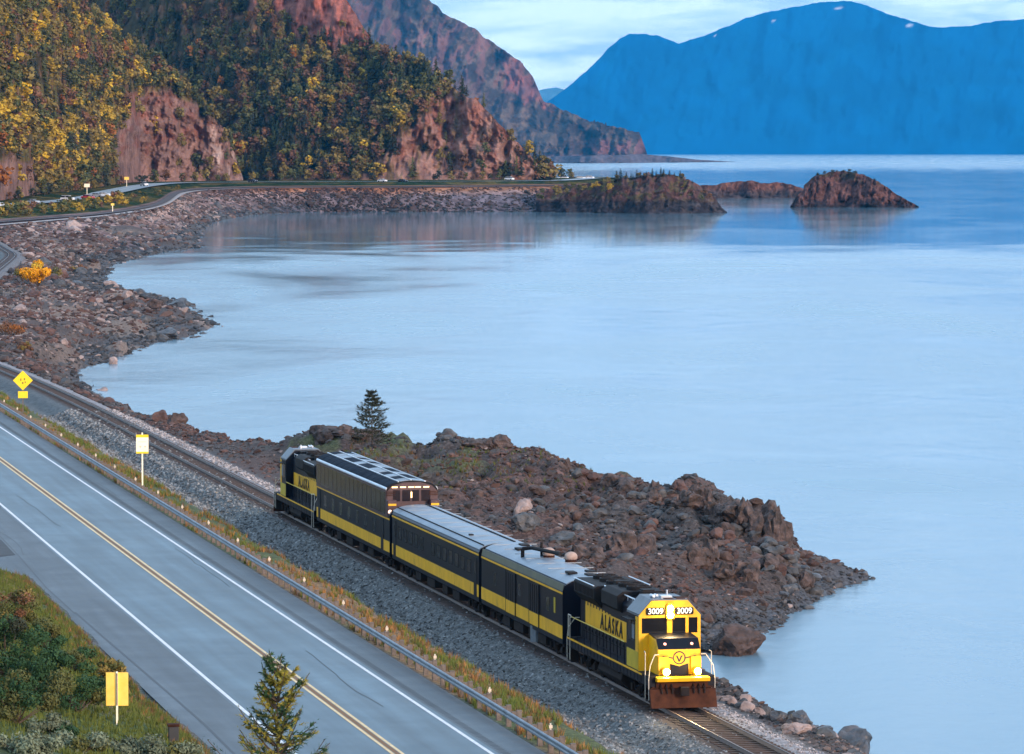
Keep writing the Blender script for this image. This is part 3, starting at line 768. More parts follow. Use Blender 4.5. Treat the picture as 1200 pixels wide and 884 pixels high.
hillD = hill('haze_blue_mountains', M_mount, 560, 1500, 420, 90, [(560, 181.1), (1500, 181.1)], topD, [(560, 30600), (1500, 30600)], lambda U, V: 1.2 + 0 * U, colD, 120, 60, 2500, .8, seed=33)
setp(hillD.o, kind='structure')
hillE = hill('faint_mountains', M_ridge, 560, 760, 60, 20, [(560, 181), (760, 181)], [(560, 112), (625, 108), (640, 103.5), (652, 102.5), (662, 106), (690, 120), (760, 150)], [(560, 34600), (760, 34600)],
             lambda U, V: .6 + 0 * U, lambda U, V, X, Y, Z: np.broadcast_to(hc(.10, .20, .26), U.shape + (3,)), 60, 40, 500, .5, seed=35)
setp(hillE.o, kind='structure')

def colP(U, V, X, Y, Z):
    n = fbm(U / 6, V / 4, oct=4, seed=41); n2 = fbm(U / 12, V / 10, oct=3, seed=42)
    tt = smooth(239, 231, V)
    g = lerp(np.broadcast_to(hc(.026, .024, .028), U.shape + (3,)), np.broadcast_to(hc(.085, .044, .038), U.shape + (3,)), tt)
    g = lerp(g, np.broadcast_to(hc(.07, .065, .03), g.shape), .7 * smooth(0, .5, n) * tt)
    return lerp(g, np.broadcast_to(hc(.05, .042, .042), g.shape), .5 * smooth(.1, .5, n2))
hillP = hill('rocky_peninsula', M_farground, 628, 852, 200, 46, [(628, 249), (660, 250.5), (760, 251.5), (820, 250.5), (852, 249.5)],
             [(628, 224), (660, 219), (700, 214), (722, 210), (745, 207.5), (770, 206), (797, 207), (812, 213), (825, 222), (838, 233), (846, 243), (852, 248.8)],
             [(628, 2150), (700, 2120), (760, 2095), (820, 2110), (852, 2125)], lambda U, V: 2.2 + 0 * U, colP, 6, 14, 70, 1.4, seed=40)
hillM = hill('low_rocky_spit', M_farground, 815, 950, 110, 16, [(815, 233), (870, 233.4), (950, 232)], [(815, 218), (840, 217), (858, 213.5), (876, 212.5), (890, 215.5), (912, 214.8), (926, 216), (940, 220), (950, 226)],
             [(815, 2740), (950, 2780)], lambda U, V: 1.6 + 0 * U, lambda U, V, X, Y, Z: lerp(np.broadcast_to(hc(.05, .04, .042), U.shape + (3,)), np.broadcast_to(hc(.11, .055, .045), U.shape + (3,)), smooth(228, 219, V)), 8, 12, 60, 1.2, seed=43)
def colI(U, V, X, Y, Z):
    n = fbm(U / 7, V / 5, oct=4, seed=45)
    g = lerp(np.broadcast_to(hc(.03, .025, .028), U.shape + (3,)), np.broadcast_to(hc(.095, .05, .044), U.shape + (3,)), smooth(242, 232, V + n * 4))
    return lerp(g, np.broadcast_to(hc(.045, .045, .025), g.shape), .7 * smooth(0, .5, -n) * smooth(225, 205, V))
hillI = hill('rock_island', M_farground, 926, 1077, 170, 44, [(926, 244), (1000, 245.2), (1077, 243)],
             [(926, 242), (933, 232), (941, 223), (950, 212), (962, 205.5), (975, 202), (988, 200.5), (1005, 204), (1018, 207), (1033, 214), (1042, 222), (1050, 228), (1062, 234), (1077, 242.4)],
             [(926, 2320), (1077, 2320)], lambda U, V: 1.1 + 0 * U, colI, 9, 16, 70, 1.3, seed=46)
for h in (hillP, hillM, hillI): setp(h.o, kind='structure')

# ------------------------------------------------------------------ far bank, between the near ground and the hills
KEYS = [  # toe, rail shoulder, rail, behind rail, highway, hill foot : (u, v, z)
    [(168, 306, -5.6), (-22, 266, 1.9), (-26, 263, 2.2), (-26, 258, 2.4), (-26, 245.5, 5.2), (-60, 243, 5.6)],
    [(228, 289, -5.6), (60, 259, 2.4), (58, 256.5, 2.7), (56, 252, 2.9), (20, 240, 5.4), (0, 237, 6.0)],
    [(236, 279, -5.6), (134, 252, 3.3), (130, 250, 3.6), (124, 246, 3.6), (80, 234.5, 5.6), (60, 228, 7)],
    [(250, 263, -5.6), (188, 241.5, 4.0), (185, 240, 4.3), (178, 236, 4.2), (125, 226.5, 6.2), (110, 222, 7)],
    [(290, 255, -5.6), (217, 226.5, 5.3), (213, 225, 5.6), (206, 223, 5.5), (170, 218, 7.4), (165, 215, 8)],
    [(360, 250.5, -5.6), (262, 222.2, 6.2), (260, 221, 6.5), (256, 219, 6.5), (215, 214.8, 8), (212, 213.5, 8.4)],
    [(430, 250, -5.6), (360, 220.2, 6.7), (360, 219, 7), (358, 217.5, 7), (330, 213.8, 8), (330, 212, 8.6)],
    [(530, 250, -5.6), (480, 220, 6.7), (480, 219, 7), (480, 217, 7), (470, 213.3, 8), (470, 211.5, 8.6)],
    [(640, 250, -5.6), (640, 218.5, 6.7), (640, 217.5, 7), (640, 215.5, 7), (640, 212.3, 8), (640, 210, 8.6)],
    [(690, 250, -5.6), (700, 219, 6.0), (700, 218, 6.4), (700, 215, 6.6), (700, 209, 7.5), (700, 207.5, 7.5)],
    [(735, 248, -5.6), (745, 222, 4.0), (745, 221, 4.2), (745, 219, 4.2), (740, 211, 5.5), (738, 209.5, 5.0)],
]
def spline(A, n):
    "catmull-rom through the key rows"
    A = np.asarray(A, float); K = len(A); out = []
    for i in range(K - 1):
        p0, p1, p2, p3 = A[max(i - 1, 0)], A[i], A[i + 1], A[min(i + 2, K - 1)]
        for t in np.arange(n) / n:
            out.append(0.5 * ((2 * p1) + (-p0 + p2) * t + (2 * p0 - 5 * p1 + 4 * p2 - p3) * t ** 2 + (-p0 + 3 * p1 - 3 * p2 + p3) * t ** 3))
    out.append(A[-1]); return np.array(out)
KW = np.array([[tuple(PZ(u, v, z)) for u, v, z in row] for row in KEYS])       # world points
NL = 36
LN = [spline(KW[:, j], NL) for j in range(6)]                                   # six long lines in the world
rows, tcol = [], []
segs = [(0, 1, 46), (1, 2, 3), (2, 3, 3), (3, 4, 16), (4, 5, 8)]
for a, b, n in segs:
    for t in np.arange(n) / n:
        rows.append(LN[a] * (1 - t) + LN[b] * t); tcol.append(a + t)
rows.append(LN[5]); tcol.append(5.0)
G = np.stack(rows); tcol = np.array(tcol)[:, None] * np.ones(G.shape[:2])
nn = fbm(G[..., 0] / 9, G[..., 1] / 9, oct=5, seed=101)
bulge = np.sin(np.clip(tcol, 0, 1) * math.pi)
G[..., 2] += (tcol < 1) * bulge * (nn * 1.3 + .9)
G[..., 2] += (tcol > 3.1) * (tcol < 3.9) * np.abs(nn) * .5
back = LN[5].copy(); back[:, 1] += 40; back[:, 0] -= 10; back2 = back.copy(); back2[:, 1] += 15; back2[:, 2] = WATER - 1
G = np.concatenate([G, back[None], back2[None]]); tcol = np.concatenate([tcol, np.full((2, tcol.shape[1]), 5.5)])
U_ = 600 + G[..., 0] / G[..., 1] * FPX
nn = fbm(G[..., 0] / 14, G[..., 1] / 22, oct=4, seed=103); n3 = fbm(G[..., 0] / 30, G[..., 1] / 50, oct=3, seed=104)
fc = lerp(np.broadcast_to(hc(.06, .06, .068), G.shape), np.broadcast_to(hc(.22, .15, .14), G.shape), smooth(.12, .55, tcol + nn * .12))
fc = lerp(fc, np.broadcast_to(hc(.12, .10, .115), fc.shape), smooth(300, 380, U_) * smooth(.75, .55, tcol))
fc = lerp(fc, np.broadcast_to(hc(.24, .12, .075), fc.shape), smooth(.70, .85, tcol) * smooth(250, 330, U_))
fc = lerp(fc, np.broadcast_to(hc(.36, .24, .20), fc.shape), np.clip(smooth(150, 180, U_) * smooth(235, 215, U_) * smooth(.45, .75, tcol) * smooth(1.02, .98, tcol), 0, 1))
fc = lerp(fc, np.broadcast_to(hc(.09, .065, .06), fc.shape), ((tcol > 1.2) & (tcol < 2.6)).astype(float))
gr = lerp(np.broadcast_to(hc(.026, .042, .020), fc.shape), np.broadcast_to(hc(.10, .075, .028), fc.shape), smooth(-.1, .4, nn))
fc = lerp(fc, gr, smooth(2.7, 3.0, tcol))
far_bank = setp(link('far_bank', np_mesh('far_bank', G.reshape(-1, 3), grid_faces(*G.shape[:2]), M_farground, np.clip(fc, .002, 1).reshape(-1, 3), True)), kind='structure')

def ribbon(name, pts, w, mat, dz=0.0, parent=None, thick=0.0):
    "a flat strip of width w along world points"
    P = np.array(pts, float); d = np.gradient(P, axis=0); d[:, 2] = 0; d /= np.linalg.norm(d, axis=1)[:, None] + 1e-9
    nx = np.stack([d[:, 1], -d[:, 0], d[:, 0] * 0], 1)
    Lf, Rt = P - nx * w / 2, P + nx * w / 2
    V = np.stack([Lf, Rt], 1).reshape(-1, 3); V[:, 2] += dz
    n = len(P); i = np.arange(n - 1) * 2
    F = np.stack([i, i + 1, i + 3, i + 2], 1)
    me = np_mesh(name, V, F, mat)
    return link(name, me, parent)
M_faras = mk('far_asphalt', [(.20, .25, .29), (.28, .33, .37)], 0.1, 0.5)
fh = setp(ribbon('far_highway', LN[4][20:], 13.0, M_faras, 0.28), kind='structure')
setp(ribbon('far_rail_shoulder', LN[1][10:], 3.2, mk('pale_ballast', [(.30, .27, .26), (.42, .38, .37)], .3, .9), 0.22), kind='structure')
setp(ribbon('far_track_bed', LN[2][:-30], 3.4, mk('dark_ballast', [(.045, .035, .035), (.08, .06, .06)], .3, .9), 0.30), kind='structure')
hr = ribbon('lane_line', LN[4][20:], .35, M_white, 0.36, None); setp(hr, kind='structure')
# ------------------------------------------------------------------ the train
TD = Vector((-.2046, .9789, 0)).normalized()
def along(s, o=0.0, z=0.0):
    "point s metres back from the front of the train, o metres to the sea side of the track"
    N = Vector((TD.y, -TD.x, 0))
    p = Vector((7.77, 197.0, 0)) + TD * s + N * o
    return Vector((p.x, p.y, z))
HEAD = math.atan2(-TD.y, -TD.x)          # heading of a vehicle that faces the camera
def text_mesh(txt, size, name, mat, shear=0.0, offset=0.0, extrude=0.004, align='CENTER', space=1.0):
    cu = bpy.data.curves.new(name, 'FONT'); cu.body = txt; cu.size = size; cu.shear = shear; cu.offset = offset
    cu.extrude = extrude; cu.align_x = align; cu.align_y = 'CENTER'; cu.space_character = space
    ob = bpy.data.objects.new('tmp', cu); COL.objects.link(ob)
    dg = bpy.context.evaluated_depsgraph_get()
    me = bpy.data.meshes.new_from_object(ob.evaluated_get(dg))
    me.name = name; me.materials.clear(); me.materials.append(mat)
    bpy.data.objects.remove(ob)
    return me
FRONT_ROT = (math.pi / 2, 0, math.pi / 2)
SIDE_ROT = {-1: (math.pi / 2, 0, 0), 1: (math.pi / 2, 0, math.pi)}

def wheel_mesh():
    mb = MB()
    for y in (-.72, .72):
        s = 1 if y > 0 else -1
        mb.cyl((0, y, .51), (0, y + s * .13, .51), .51, 18)
        mb.cyl((0, y - s * .03, .51), (0, y, .51), .55, 18)
        mb.cyl((0, y + s * .13, .51), (0, y + s * .16, .51), .16, 10)
    mb.cyl((0, -.72, .51), (0, .72, .51), .09, 8)
    return mb.mesh('wheelset', M_under)
WHEEL = wheel_mesh()
def truck(parent, x, base=2.75, width=1.13, loco=True):
    mb = MB()
    for s in (-1, 1):
        y0, y1 = sorted((s * (width - .12), s * width))
        mb.ext([(x - base / 2 - .55, .62), (x - base / 2 + .25, .78), (x - .5, .50), (x + .5, .50), (x + base / 2 - .25, .78), (x + base / 2 + .55, .62),
                (x + base / 2 + .55, .42), (x + base / 2 - .3, .46), (x + .6, .28), (x - .6, .28), (x - base / 2 + .3, .46), (x - base / 2 - .55, .42)], y0, y1, 'y')
        for q in (-base / 2, base / 2):
            mb.box(x + q - .17, x + q + .17, *sorted((s * width, s * (width + .12))), .36, .68)
            if loco: mb.cyl((x + q + .45, s * (width + .05), .5), (x + q + .45, s * (width + .05), .95), .06, 6)
        mb.box(x - .35, x + .35, *sorted((s * (width), s * (width + .06))), .42, .72)
        for q in (-.22, 0, .22): mb.cyl((x + q, s * (width + .08), .38), (x + q, s * (width + .08), .66), .07, 6)
    mb.box(x - .3, x + .3, -width, width, .55, .8)
    mb.box(x - base / 2, x + base / 2, -.5, .5, .7, .98)
    t = mb.build('truck', M_under, parent)
    for q in (-base / 2, base / 2): link('wheelset', WHEEL, t, (x + q, 0, 0))
    return t

def make_loco():
    r = empty('locomotive')
    B = 1.52                                                     # half width over the walkways
    mb = MB(); mb.box(-8.55, 8.35, -B + .02, B - .02, 1.02, 1.46); mb.box(-8.2, 8.0, -.9, .9, .82, 1.02)
    for k in range(24): mb.box(-8.2 + k * .68, -8.14 + k * .68, -B + .005, B - .005, 1.04, 1.40)
    mb.build('underframe', M_navy, r)
    mb = MB()
    for s in (-1, 1): mb.box(-8.55, 7.0, *sorted((s * (B - .02), s * (B + .012))), 1.39, 1.47)
    mb.build('sill_stripe', M_yellow, r)
    for s in (-1, 1):                                            # sagging lower stripe dashes over the trucks
        mb = MB(); mb.box(-8.5, 6.6, *sorted((s * (B - .03), s * (B + .004))), 1.02, 1.06); mb.build('sill_edge', M_under, r)
    truck(r, 5.25); truck(r, -5.25)
    mb = MB()
    mb.ext([(-1.3, 1.0), (-1.42, .62), (-1.05, .24), (1.05, .24), (1.42, .62), (1.3, 1.0)], -2.4, 2.4, 'x')
    mb.build('fuel_tank', M_under, r, bevel=.05)
    mb = MB()
    for s in (-1, 1):
        mb.cyl((-2.2, s * 1.22, 1.12 - .02), (.3, s * 1.22, 1.10), .15, 8); mb.box(.6, 1.9, *sorted((s * 1.12, s * 1.42)), .9, 1.02)
    mb.build('air_tank', M_under, r)
    # long hood
    W = .98
    mb = MB()
    mb.ext([(-W, 1.46), (-W, 3.98), (-W + .16, 4.22), (-.35, 4.34), (.35, 4.34), (W - .16, 4.22), (W, 3.98), (W, 1.46)], -7.95, 3.62, 'x')
    mb.build('long_hood', M_navy, r, bevel=.03)
    mb = MB()                                                    # flared radiator section
    mb.ext([(-W, 3.35), (-1.36, 3.78), (-1.36, 4.30), (-1.18, 4.42), (1.18, 4.42), (1.36, 4.30), (1.36, 3.78), (W, 3.35)], -7.75, -3.35, 'x')
    rad = mb.build('radiator_section', M_black, r, bevel=.03)
    mb = MB()
    for s in (-1, 1):
        for k in range(14): mb.box(-7.5 + k * .29, -7.36 + k * .29, *sorted((s * 1.36, s * 1.385)), 3.84, 4.24)
    mb.build('radiator_shutter', M_under, rad)['kind'] = 'stuff'
    mb = MB()                                                    # dynamic brake blister
    mb.ext([(-W, 3.55), (-1.24, 3.75), (-1.24, 4.35), (-.95, 4.56), (.95, 4.56), (1.24, 4.35), (1.24, 3.75), (W, 3.55)], -2.4, .9, 'x')
    mb.build('dynamic_brake_housing', M_black, r, bevel=.03)
    for x, z in ((-6.9, 4.42), (-5.5, 4.42), (-4.1, 4.42), (-1.55, 4.56), (.05, 4.56)):
        mb = MB(); mb.cyl((x, 0, z), (x, 0, z + .16), .60, 20)
        f = mb.build('roof_fan', M_black, r)
        mb = MB(); mb.cyl((x, 0, z + .161), (x, 0, z + .18), .52, 20)
        for a in range(6):
            t = a * math.pi / 6; c, s_ = math.cos(t) * .5, math.sin(t) * .5
            mb.cyl((x - c, -s_, z + .19), (x + c, s_, z + .19), .018, 4)
        mb.build('fan_grille', M_under, f)
    mb = MB(); mb.box(1.35, 2.05, -.28, .28, 4.3, 4.74); mb.box(1.28, 2.12, -.34, .34, 4.62, 4.67); mb.build('exhaust_stack', M_black, r, bevel=.02)
    mb = MB(); mb.box(-3.05, -2.55, -.5, .5, 4.3, 4.72); mb.box(2.3, 3.3, -.55, .55, 4.28, 4.62); mb.build('roof_box', M_black, r, bevel=.04)
    mb = MB()
    for s in (-1, 1):
        mb.tube([(-3.2, s * .88, 4.44), (3.5, s * .88, 4.40)], .035, 5)
        for k in range(8): mb.cyl((-3.1 + k * .93, s * .88, 4.2), (-3.1 + k * .93, s * .88, 4.42), .02, 4)
    mb.tube([(-7.7, 1.36, 4.42), (-3.4, 1.36, 4.42)], .03, 5); mb.tube([(-7.7, -1.36, 4.42), (-3.4, -1.36, 4.42)], .03, 5)
    mb.build('roof_edge_rail', M_silver, r)
    # yellow name panel with ragged top edge and lettering, hood doors over it
    for s in (-1, 1):
        mb = MB(); y = s * (W + .008); n = 22
        prof = [(-6.85, 2.28), (3.05, 2.28)]
        for k in range(n, -1, -1):
            x = -6.85 + 9.9 * k / n
            if x > -1.0: prof.append((x, 3.20))
            else: prof += [(x + .12, 3.20), (x, 3.20 + .16 * (k % 2)), (x - .0, 3.20)]
        mb.ext(prof[:2] + [(3.05, 3.2), (-6.85, 3.2)], *sorted((s * W, y)), 'y')
        for k in range(9): mb.box(-6.8 + k * .62, -6.45 + k * .62, *sorted((s * W, y)), 3.19, 3.40 - .02 * k)
        pn = mb.build('name_panel', M_yellow, r)
        me = text_mesh('ALASKA', 1.0, 'lettering', M_navy, shear=.12, offset=.03, space=1.38)
        link('lettering', me, pn, (-1.3, s * (W + .026), 2.72), SIDE_ROT[s])
        mb = MB()
        for k in range(15):
            x = -7.4 + k * .72
            mb.box(x, x + .025, *sorted((s * W, s * (W + .022))), 1.55, 2.26)
            mb.box(x + .60, x + .64, *sorted((s * W, s * (W + .03))), 2.0, 2.12)
        for z in (1.9,): mb.box(-7.4, 3.2, *sorted((s * W, s * (W + .018))), z, z + .03)
        mb.build('hood_door_seam', M_black, r)
    # cab
    CW = 1.44
    cabp = [(-CW, 1.46), (-CW, 3.95), (-.82, 4.62), (.82, 4.62), (CW, 3.95), (CW, 1.46)]
    mb = MB(); mb.ext(cabp, 3.62, 6.0, 'x'); cab = mb.build('cab', M_navy, r, bevel=.02)
    mb = MB()                                                    # yellow front wall of the cab with its openings
    X0, X1 = 6.0, 6.06
    F = [(-CW, 1.46, CW, 3.18)]
    mb.box(X0, X1, -CW, CW, 1.46, 3.16); mb.ext([(-CW, 3.86), (-CW, 3.97), (-.84, 4.64), (.84, 4.64), (CW, 3.97), (CW, 3.86)], X0, X1, 'x')
    for y0, y1 in ((-CW, -1.30), (-.12, .12), (1.30, CW), (.74, .88)): mb.box(X0, X1, y0, y1, 3.16, 3.86)
    mb.build('cab_front', M_yellow, r)
    for y0, y1 in ((-1.30, -.12), (.12, .74), (.88, 1.30)):
        mb = MB(); mb.box(6.005, 6.03, y0, y1, 3.16, 3.86); w = mb.build('cab_window', M_glass, r)
    for s in (-1, 1):
        mb = MB(); mb.box(3.75, 5.98, *sorted((s * CW, s * (CW + .012))), 1.50, 2.32); mb.build('cab_side_panel', M_yellowd, r)
        mb = MB(); mb.box(5.45, 5.99, *sorted((s * CW, s * (CW + .014))), 2.32, 3.9); mb.build('cab_side_edge', M_yellow, r)
        mb = MB(); mb.box(4.05, 4.65, *sorted((s * CW, s * (CW + .02))), 2.75, 3.62); mb.box(4.75, 5.35, *sorted((s * CW, s * (CW + .02))), 2.75, 3.62)
        w = mb.build('cab_side_window', M_glass, r)
        mb = MB(); mb.box(4.80, 5.30, *sorted((s * (CW + .02), s * (CW + .03))), 2.85, 3.5)
        for k in range(5): mb.box(4.82, 5.28, *sorted((s * (CW + .03), s * (CW + .034))), 2.88 + k * .12, 2.93 + k * .12)
        mb.build('window_shade', M_roof, w)
        mb = MB(); mb.ext([(3.95, 3.72), (5.5, 3.72), (5.5, 3.76), (3.95, 3.76)], *sorted((s * CW, s * (CW + .32))), 'y'); mb.build('sunshade', M_black, r)
    mb = MB(); mb.ext([(-1.40, 3.99), (-1.42, 4.03), (-.83, 4.70), (.83, 4.70), (1.42, 4.03), (1.40, 3.99), (.81, 4.63), (-.81, 4.63)], 3.6, 6.0, 'x')
    mb.build('cab_roof', M_cabroof, r)
    mb = MB(); mb.box(5.0, 5.5, -.25, .25, 4.70, 4.80); mb.cyl((4.3, .3, 4.7), (4.3, .3, 4.95), .05, 6); mb.tube([(4.9, -.6, 4.78), (5.5, -.6, 4.80)], .07, 8); mb.tube([(4.9, -.42, 4.80), (5.4, -.42, 4.82)], .055, 8)
    mb.build('horn', M_silver, r)
    mb = MB(); mb.box(5.2, 5.95, .35, .75, 4.70, 4.74); mb.box(5.2, 5.95, -.2, .22, 4.70, 4.72); mb.build('roof_hatch', M_rust, r)
    # number boards and the lit headlight between them
    for s in (-1, 1):
        y0, y1 = sorted((s * .24, s * 1.10))
        mb = MB(); mb.ext([(y0 + .04, 4.0), (y0, 4.06), (y0, 4.26), (y0 + .04, 4.32), (y1 - .04, 4.32), (y1, 4.26), (y1, 4.06), (y1 - .04, 4.0)], 6.06, 6.12, 'x')
        nb = mb.build('number_board', M_black, r)
        link('number', text_mesh('3009', .36, 'number', M_numb, offset=.004, space=1.0), nb, (6.126, (y0 + y1) / 2, 4.16), FRONT_ROT)
    mb = MB(); mb.ext([(-.17, 3.82), (-.17, 4.42), (-.1, 4.5), (.1, 4.5), (.17, 4.42), (.17, 3.82)], 6.06, 6.20, 'x'); hd = mb.build('headlight', M_yellow, r)
    for z in (3.98, 4.28):
        mb = MB(); mb.cyl((6.19, 0, z), (6.24, 0, z), .135, 16); mb.build('lamp_lens', M_lamp, hd)
    # short hood (nose)
    NW = 1.0
    mb = MB(); mb.ext([(6.06, 1.46), (7.85, 1.46), (7.85, 2.62), (7.42, 3.02), (6.06, 3.12)], -NW, NW, 'y'); nose = mb.build('nose', M_yellow, r, bevel=.05)
    mb = MB(); mb.ext([(6.07, 3.13), (7.42, 3.035), (7.865, 2.63), (7.88, 2.64), (7.46, 3.08), (6.08, 3.17)], -NW + .03, NW - .03, 'y'); mb.build('nose_top', M_navy, r)
    for s in (-1, 1):
        mb = MB(); mb.cyl((7.64, s * .62, 2.80), (7.70, s * .62, 2.86), .07, 10); mb.build('marker_light', M_lampred, r)
    mb = MB(); mb.ext([(-.42, 1.48), (-.42, 1.98), (0, 1.86), (.42, 1.98), (.42, 1.48)], 7.85, 7.875, 'x'); mb.build('nose_door', M_navy, r)
    mb = MB()                                                    # round emblem with wings
    n = 28
    for k in range(n):
        a, b_ = 2 * math.pi * k / n, 2 * math.pi * (k + 1) / n
        mb.add([(7.862, math.cos(t) * q, 2.24 + math.sin(t) * q) for t, q in ((a, .24), (b_, .24), (b_, .30), (a, .30))], [(0, 1, 2, 3)])
    mb.add([(7.866, -.16, 2.34), (7.866, -.07, 2.34), (7.866, .02, 2.10), (7.866, -.02, 2.04)], [(0, 1, 2, 3)])
    mb.add([(7.866, .16, 2.34), (7.866, .07, 2.34), (7.866, -.02, 2.10), (7.866, .02, 2.04)], [(0, 1, 2, 3)])
    for s in (-1, 1): mb.add([(7.862, s * .30, 2.26), (7.862, s * .74, 2.34), (7.862, s * .80, 2.30), (7.862, s * .30, 2.20)], [(0, 1, 2, 3)])
    mb.build('emblem', M_black_ink, r)
    # deck, anticlimber, ditch lights, steps, pilot
    mb = MB(); mb.box(6.1, 8.35, -B, B, 1.40, 1.475); mb.box(-8.55, -7.95, -B, B, 1.40, 1.475); mb.build('deck', M_black, r)
    mb = MB(); mb.ext([(8.35, 1.24), (8.72, 1.26), (8.75, 1.44), (8.35, 1.47)], -1.22, 1.22, 'y'); mb.build('anticlimber', M_yellow, r, bevel=.02)
    mb = MB(); mb.box(8.0, 8.34, -1.36, 1.36, .88, 1.40); mb.box(8.34, 8.42, -1.2, 1.2, .95, 1.24)
    mb.build('pilot_plate', M_rust, r)
    mb = MB(); mb.ext([(8.35, .92), (8.52, .92), (8.86, .10), (8.60, .08)], -1.52, 1.52, 'y')
    mb.ext([(8.36, .94), (8.48, .94), (8.48, .98), (8.36, .98)], -1.46, 1.46, 'y')
    mb.build('snow_plow', M_rust, r, bevel=.02)
    mb = MB(); mb.box(8.3, 8.95, -.13, .13, .70, 1.02); mb.box(8.88, 9.1, -.2, .17, .66, 1.06); mb.build('coupler', M_under, r, bevel=.03)
    mb = MB()
    for y in (-1.0, -.75, -.5, .5, .75, 1.0): mb.tube([(8.42, y, 1.12), (8.62, y, .98), (8.66, y * .98, .72)], .035, 6)
    mb.build('brake_hose', M_under, r)
    for s in (-1, 1):
        mb = MB(); mb.cyl((8.1, s * .72, 1.68), (8.42, s * .72, 1.68), .17, 14); dl = mb.build('ditch_light', M_yellow, r)
        mb = MB(); mb.cyl((8.42, s * .72, 1.68), (8.46, s * .72, 1.68), .14, 14); mb.build('lamp_lens', M_lamp, dl)
        mb = MB(); mb.box(7.86, 8.0, *sorted((s * .52, s * .98)), 1.47, 2.3); mb.build('nose_step', M_yellow, r)
    for e in (1, -1):
        for s in (-1, 1):
            mb = MB(); x0 = 8.3 if e > 0 else -8.45
            for k in range(4):
                a, b_ = sorted((x0 - e * .02, x0 - e * (.62))); z = .34 + .29 * k
                mb.box(a, b_, *sorted((s * 1.10, s * 1.50)), z, z + .045)
            mb.box(*sorted((x0 - e * .62, x0 - e * .66)), *sorted((s * 1.1, s * 1.5)), .30, 1.4)
            mb.box(*sorted((x0 + e * .0, x0 - e * .03)), *sorted((s * 1.46, s * 1.5)), .30, 1.4)
            mb.build('step', M_under, r)
            mb = MB(); xe = 8.36 if e > 0 else -8.5; xi = 7.55 if e > 0 else -7.95
            mb.tube([(xe, s * 1.52, .42), (xe, s * 1.53, 1.35), (xe - e * .02, s * 1.46, 1.95), (xe - e * .30, s * 1.18, 2.42), (xe - e * .34, s * .98, 2.42)], .022, 6)
            mb.tube([(xe - e * .66, s * 1.53, .42), (xe - e * .66, s * 1.53, 2.48), (xe - e * .95, s * 1.5, 2.52)], .022, 6)
            if e < 0: mb.tube([(xe, s * 1.46, 1.5), (xe, s * 1.46, 2.55), (xi, s * 1.46, 2.55)], .03, 6)
            mb.build('step_handrail', M_whitep, r)
    for s in (-1, 1):
        mb = MB(); mb.tube([(-7.9, s * 1.46, 2.50), (3.4, s * 1.46, 2.50)], .026, 6)
        wh = mb.build('walkway_handrail', M_yellowd, r)
        for k in range(9):
            mb = MB(); mb.cyl((-7.8 + k * 1.39, s * 1.46, 1.46), (-7.8 + k * 1.39, s * 1.46, 2.50), .014, 5); mb.build('stanchion', M_navy, wh)
    return r

def roof_prof(hw, zs, zc, n=8, zb=1.0, inset=0.0):
    "rounded car cross-section from zb up"
    pts = [(-hw, zb), (-hw, zs)]
    for k in range(1, n):
        t = math.pi * k / n
        pts.append((-hw * math.cos(t) * (1 - .03 * math.sin(t)), zs + (zc - zs) * math.sin(t) ** .85))
    return pts + [(hw, zs), (hw, zb)]
def shell_strip(hw, zs, zc, a0, a1, lift, n=16):
    "the roof skin between two arc angles, as (y, z) outer and inner"
    o = []
    for k in range(n + 1):
        t = a0 + (a1 - a0) * k / n
        y = -hw * math.cos(t) * (1 - .03 * math.sin(t)); z = zs + (zc - zs) * math.sin(t) ** .85
        o.append((y, z))
    return [(y * (1 + lift * .35), z + lift) for y, z in o] + [(y * .99, z - .01) for y, z in o[::-1]]

def car_common(r, Ln, thin_z=3.45):
    h = Ln / 2
    for s in (-1, 1):
        mb = MB(); mb.box(-h, h, *sorted((s * 1.53, s * 1.545)), 1.24, 1.88); mb.build('wide_stripe', M_yellow, r)
        mb = MB(); mb.box(-h, h, *sorted((s * 1.53, s * 1.552)), thin_z, thin_z + .09); mb.build('narrow_stripe', M_yellow, r)
    mb = MB(); mb.box(-h + .6, h - .6, -1.3, 1.3, .85, 1.02)
    mb.build('underframe', M_under, r)
    for x in (-h + 2.9, h - 2.9): truck(r, x, 2.6, 1.1, False)
    mb = MB(); mb.box(h, h + .38, -.55, .55, 1.15, 3.35); mb.build('diaphragm', M_black, r, bevel=.05)
    mb = MB(); mb.box(-h - .38, -h, -.55, .55, 1.15, 3.35); mb.build('diaphragm', M_black, r, bevel=.05)
    mb = MB(); mb.box(h, h + .5, -.12, .12, .7, .98); mb.box(-h - .5, -h, -.12, .12, .7, .98); mb.build('coupler', M_under, r)
    for k, x in enumerate((-h * .42, -h * .12, h * .2, h * .45)):
        mb = MB(); w = (1.6, 2.3, 1.4, 1.9)[k]
        mb.box(x - w / 2, x + w / 2, -1.38, -.45, .42, .9); mb.box(x - w / 2, x + w / 2, .45, 1.38, .42, .9)
        mb.build('equipment_box', M_under, r, bevel=.03)
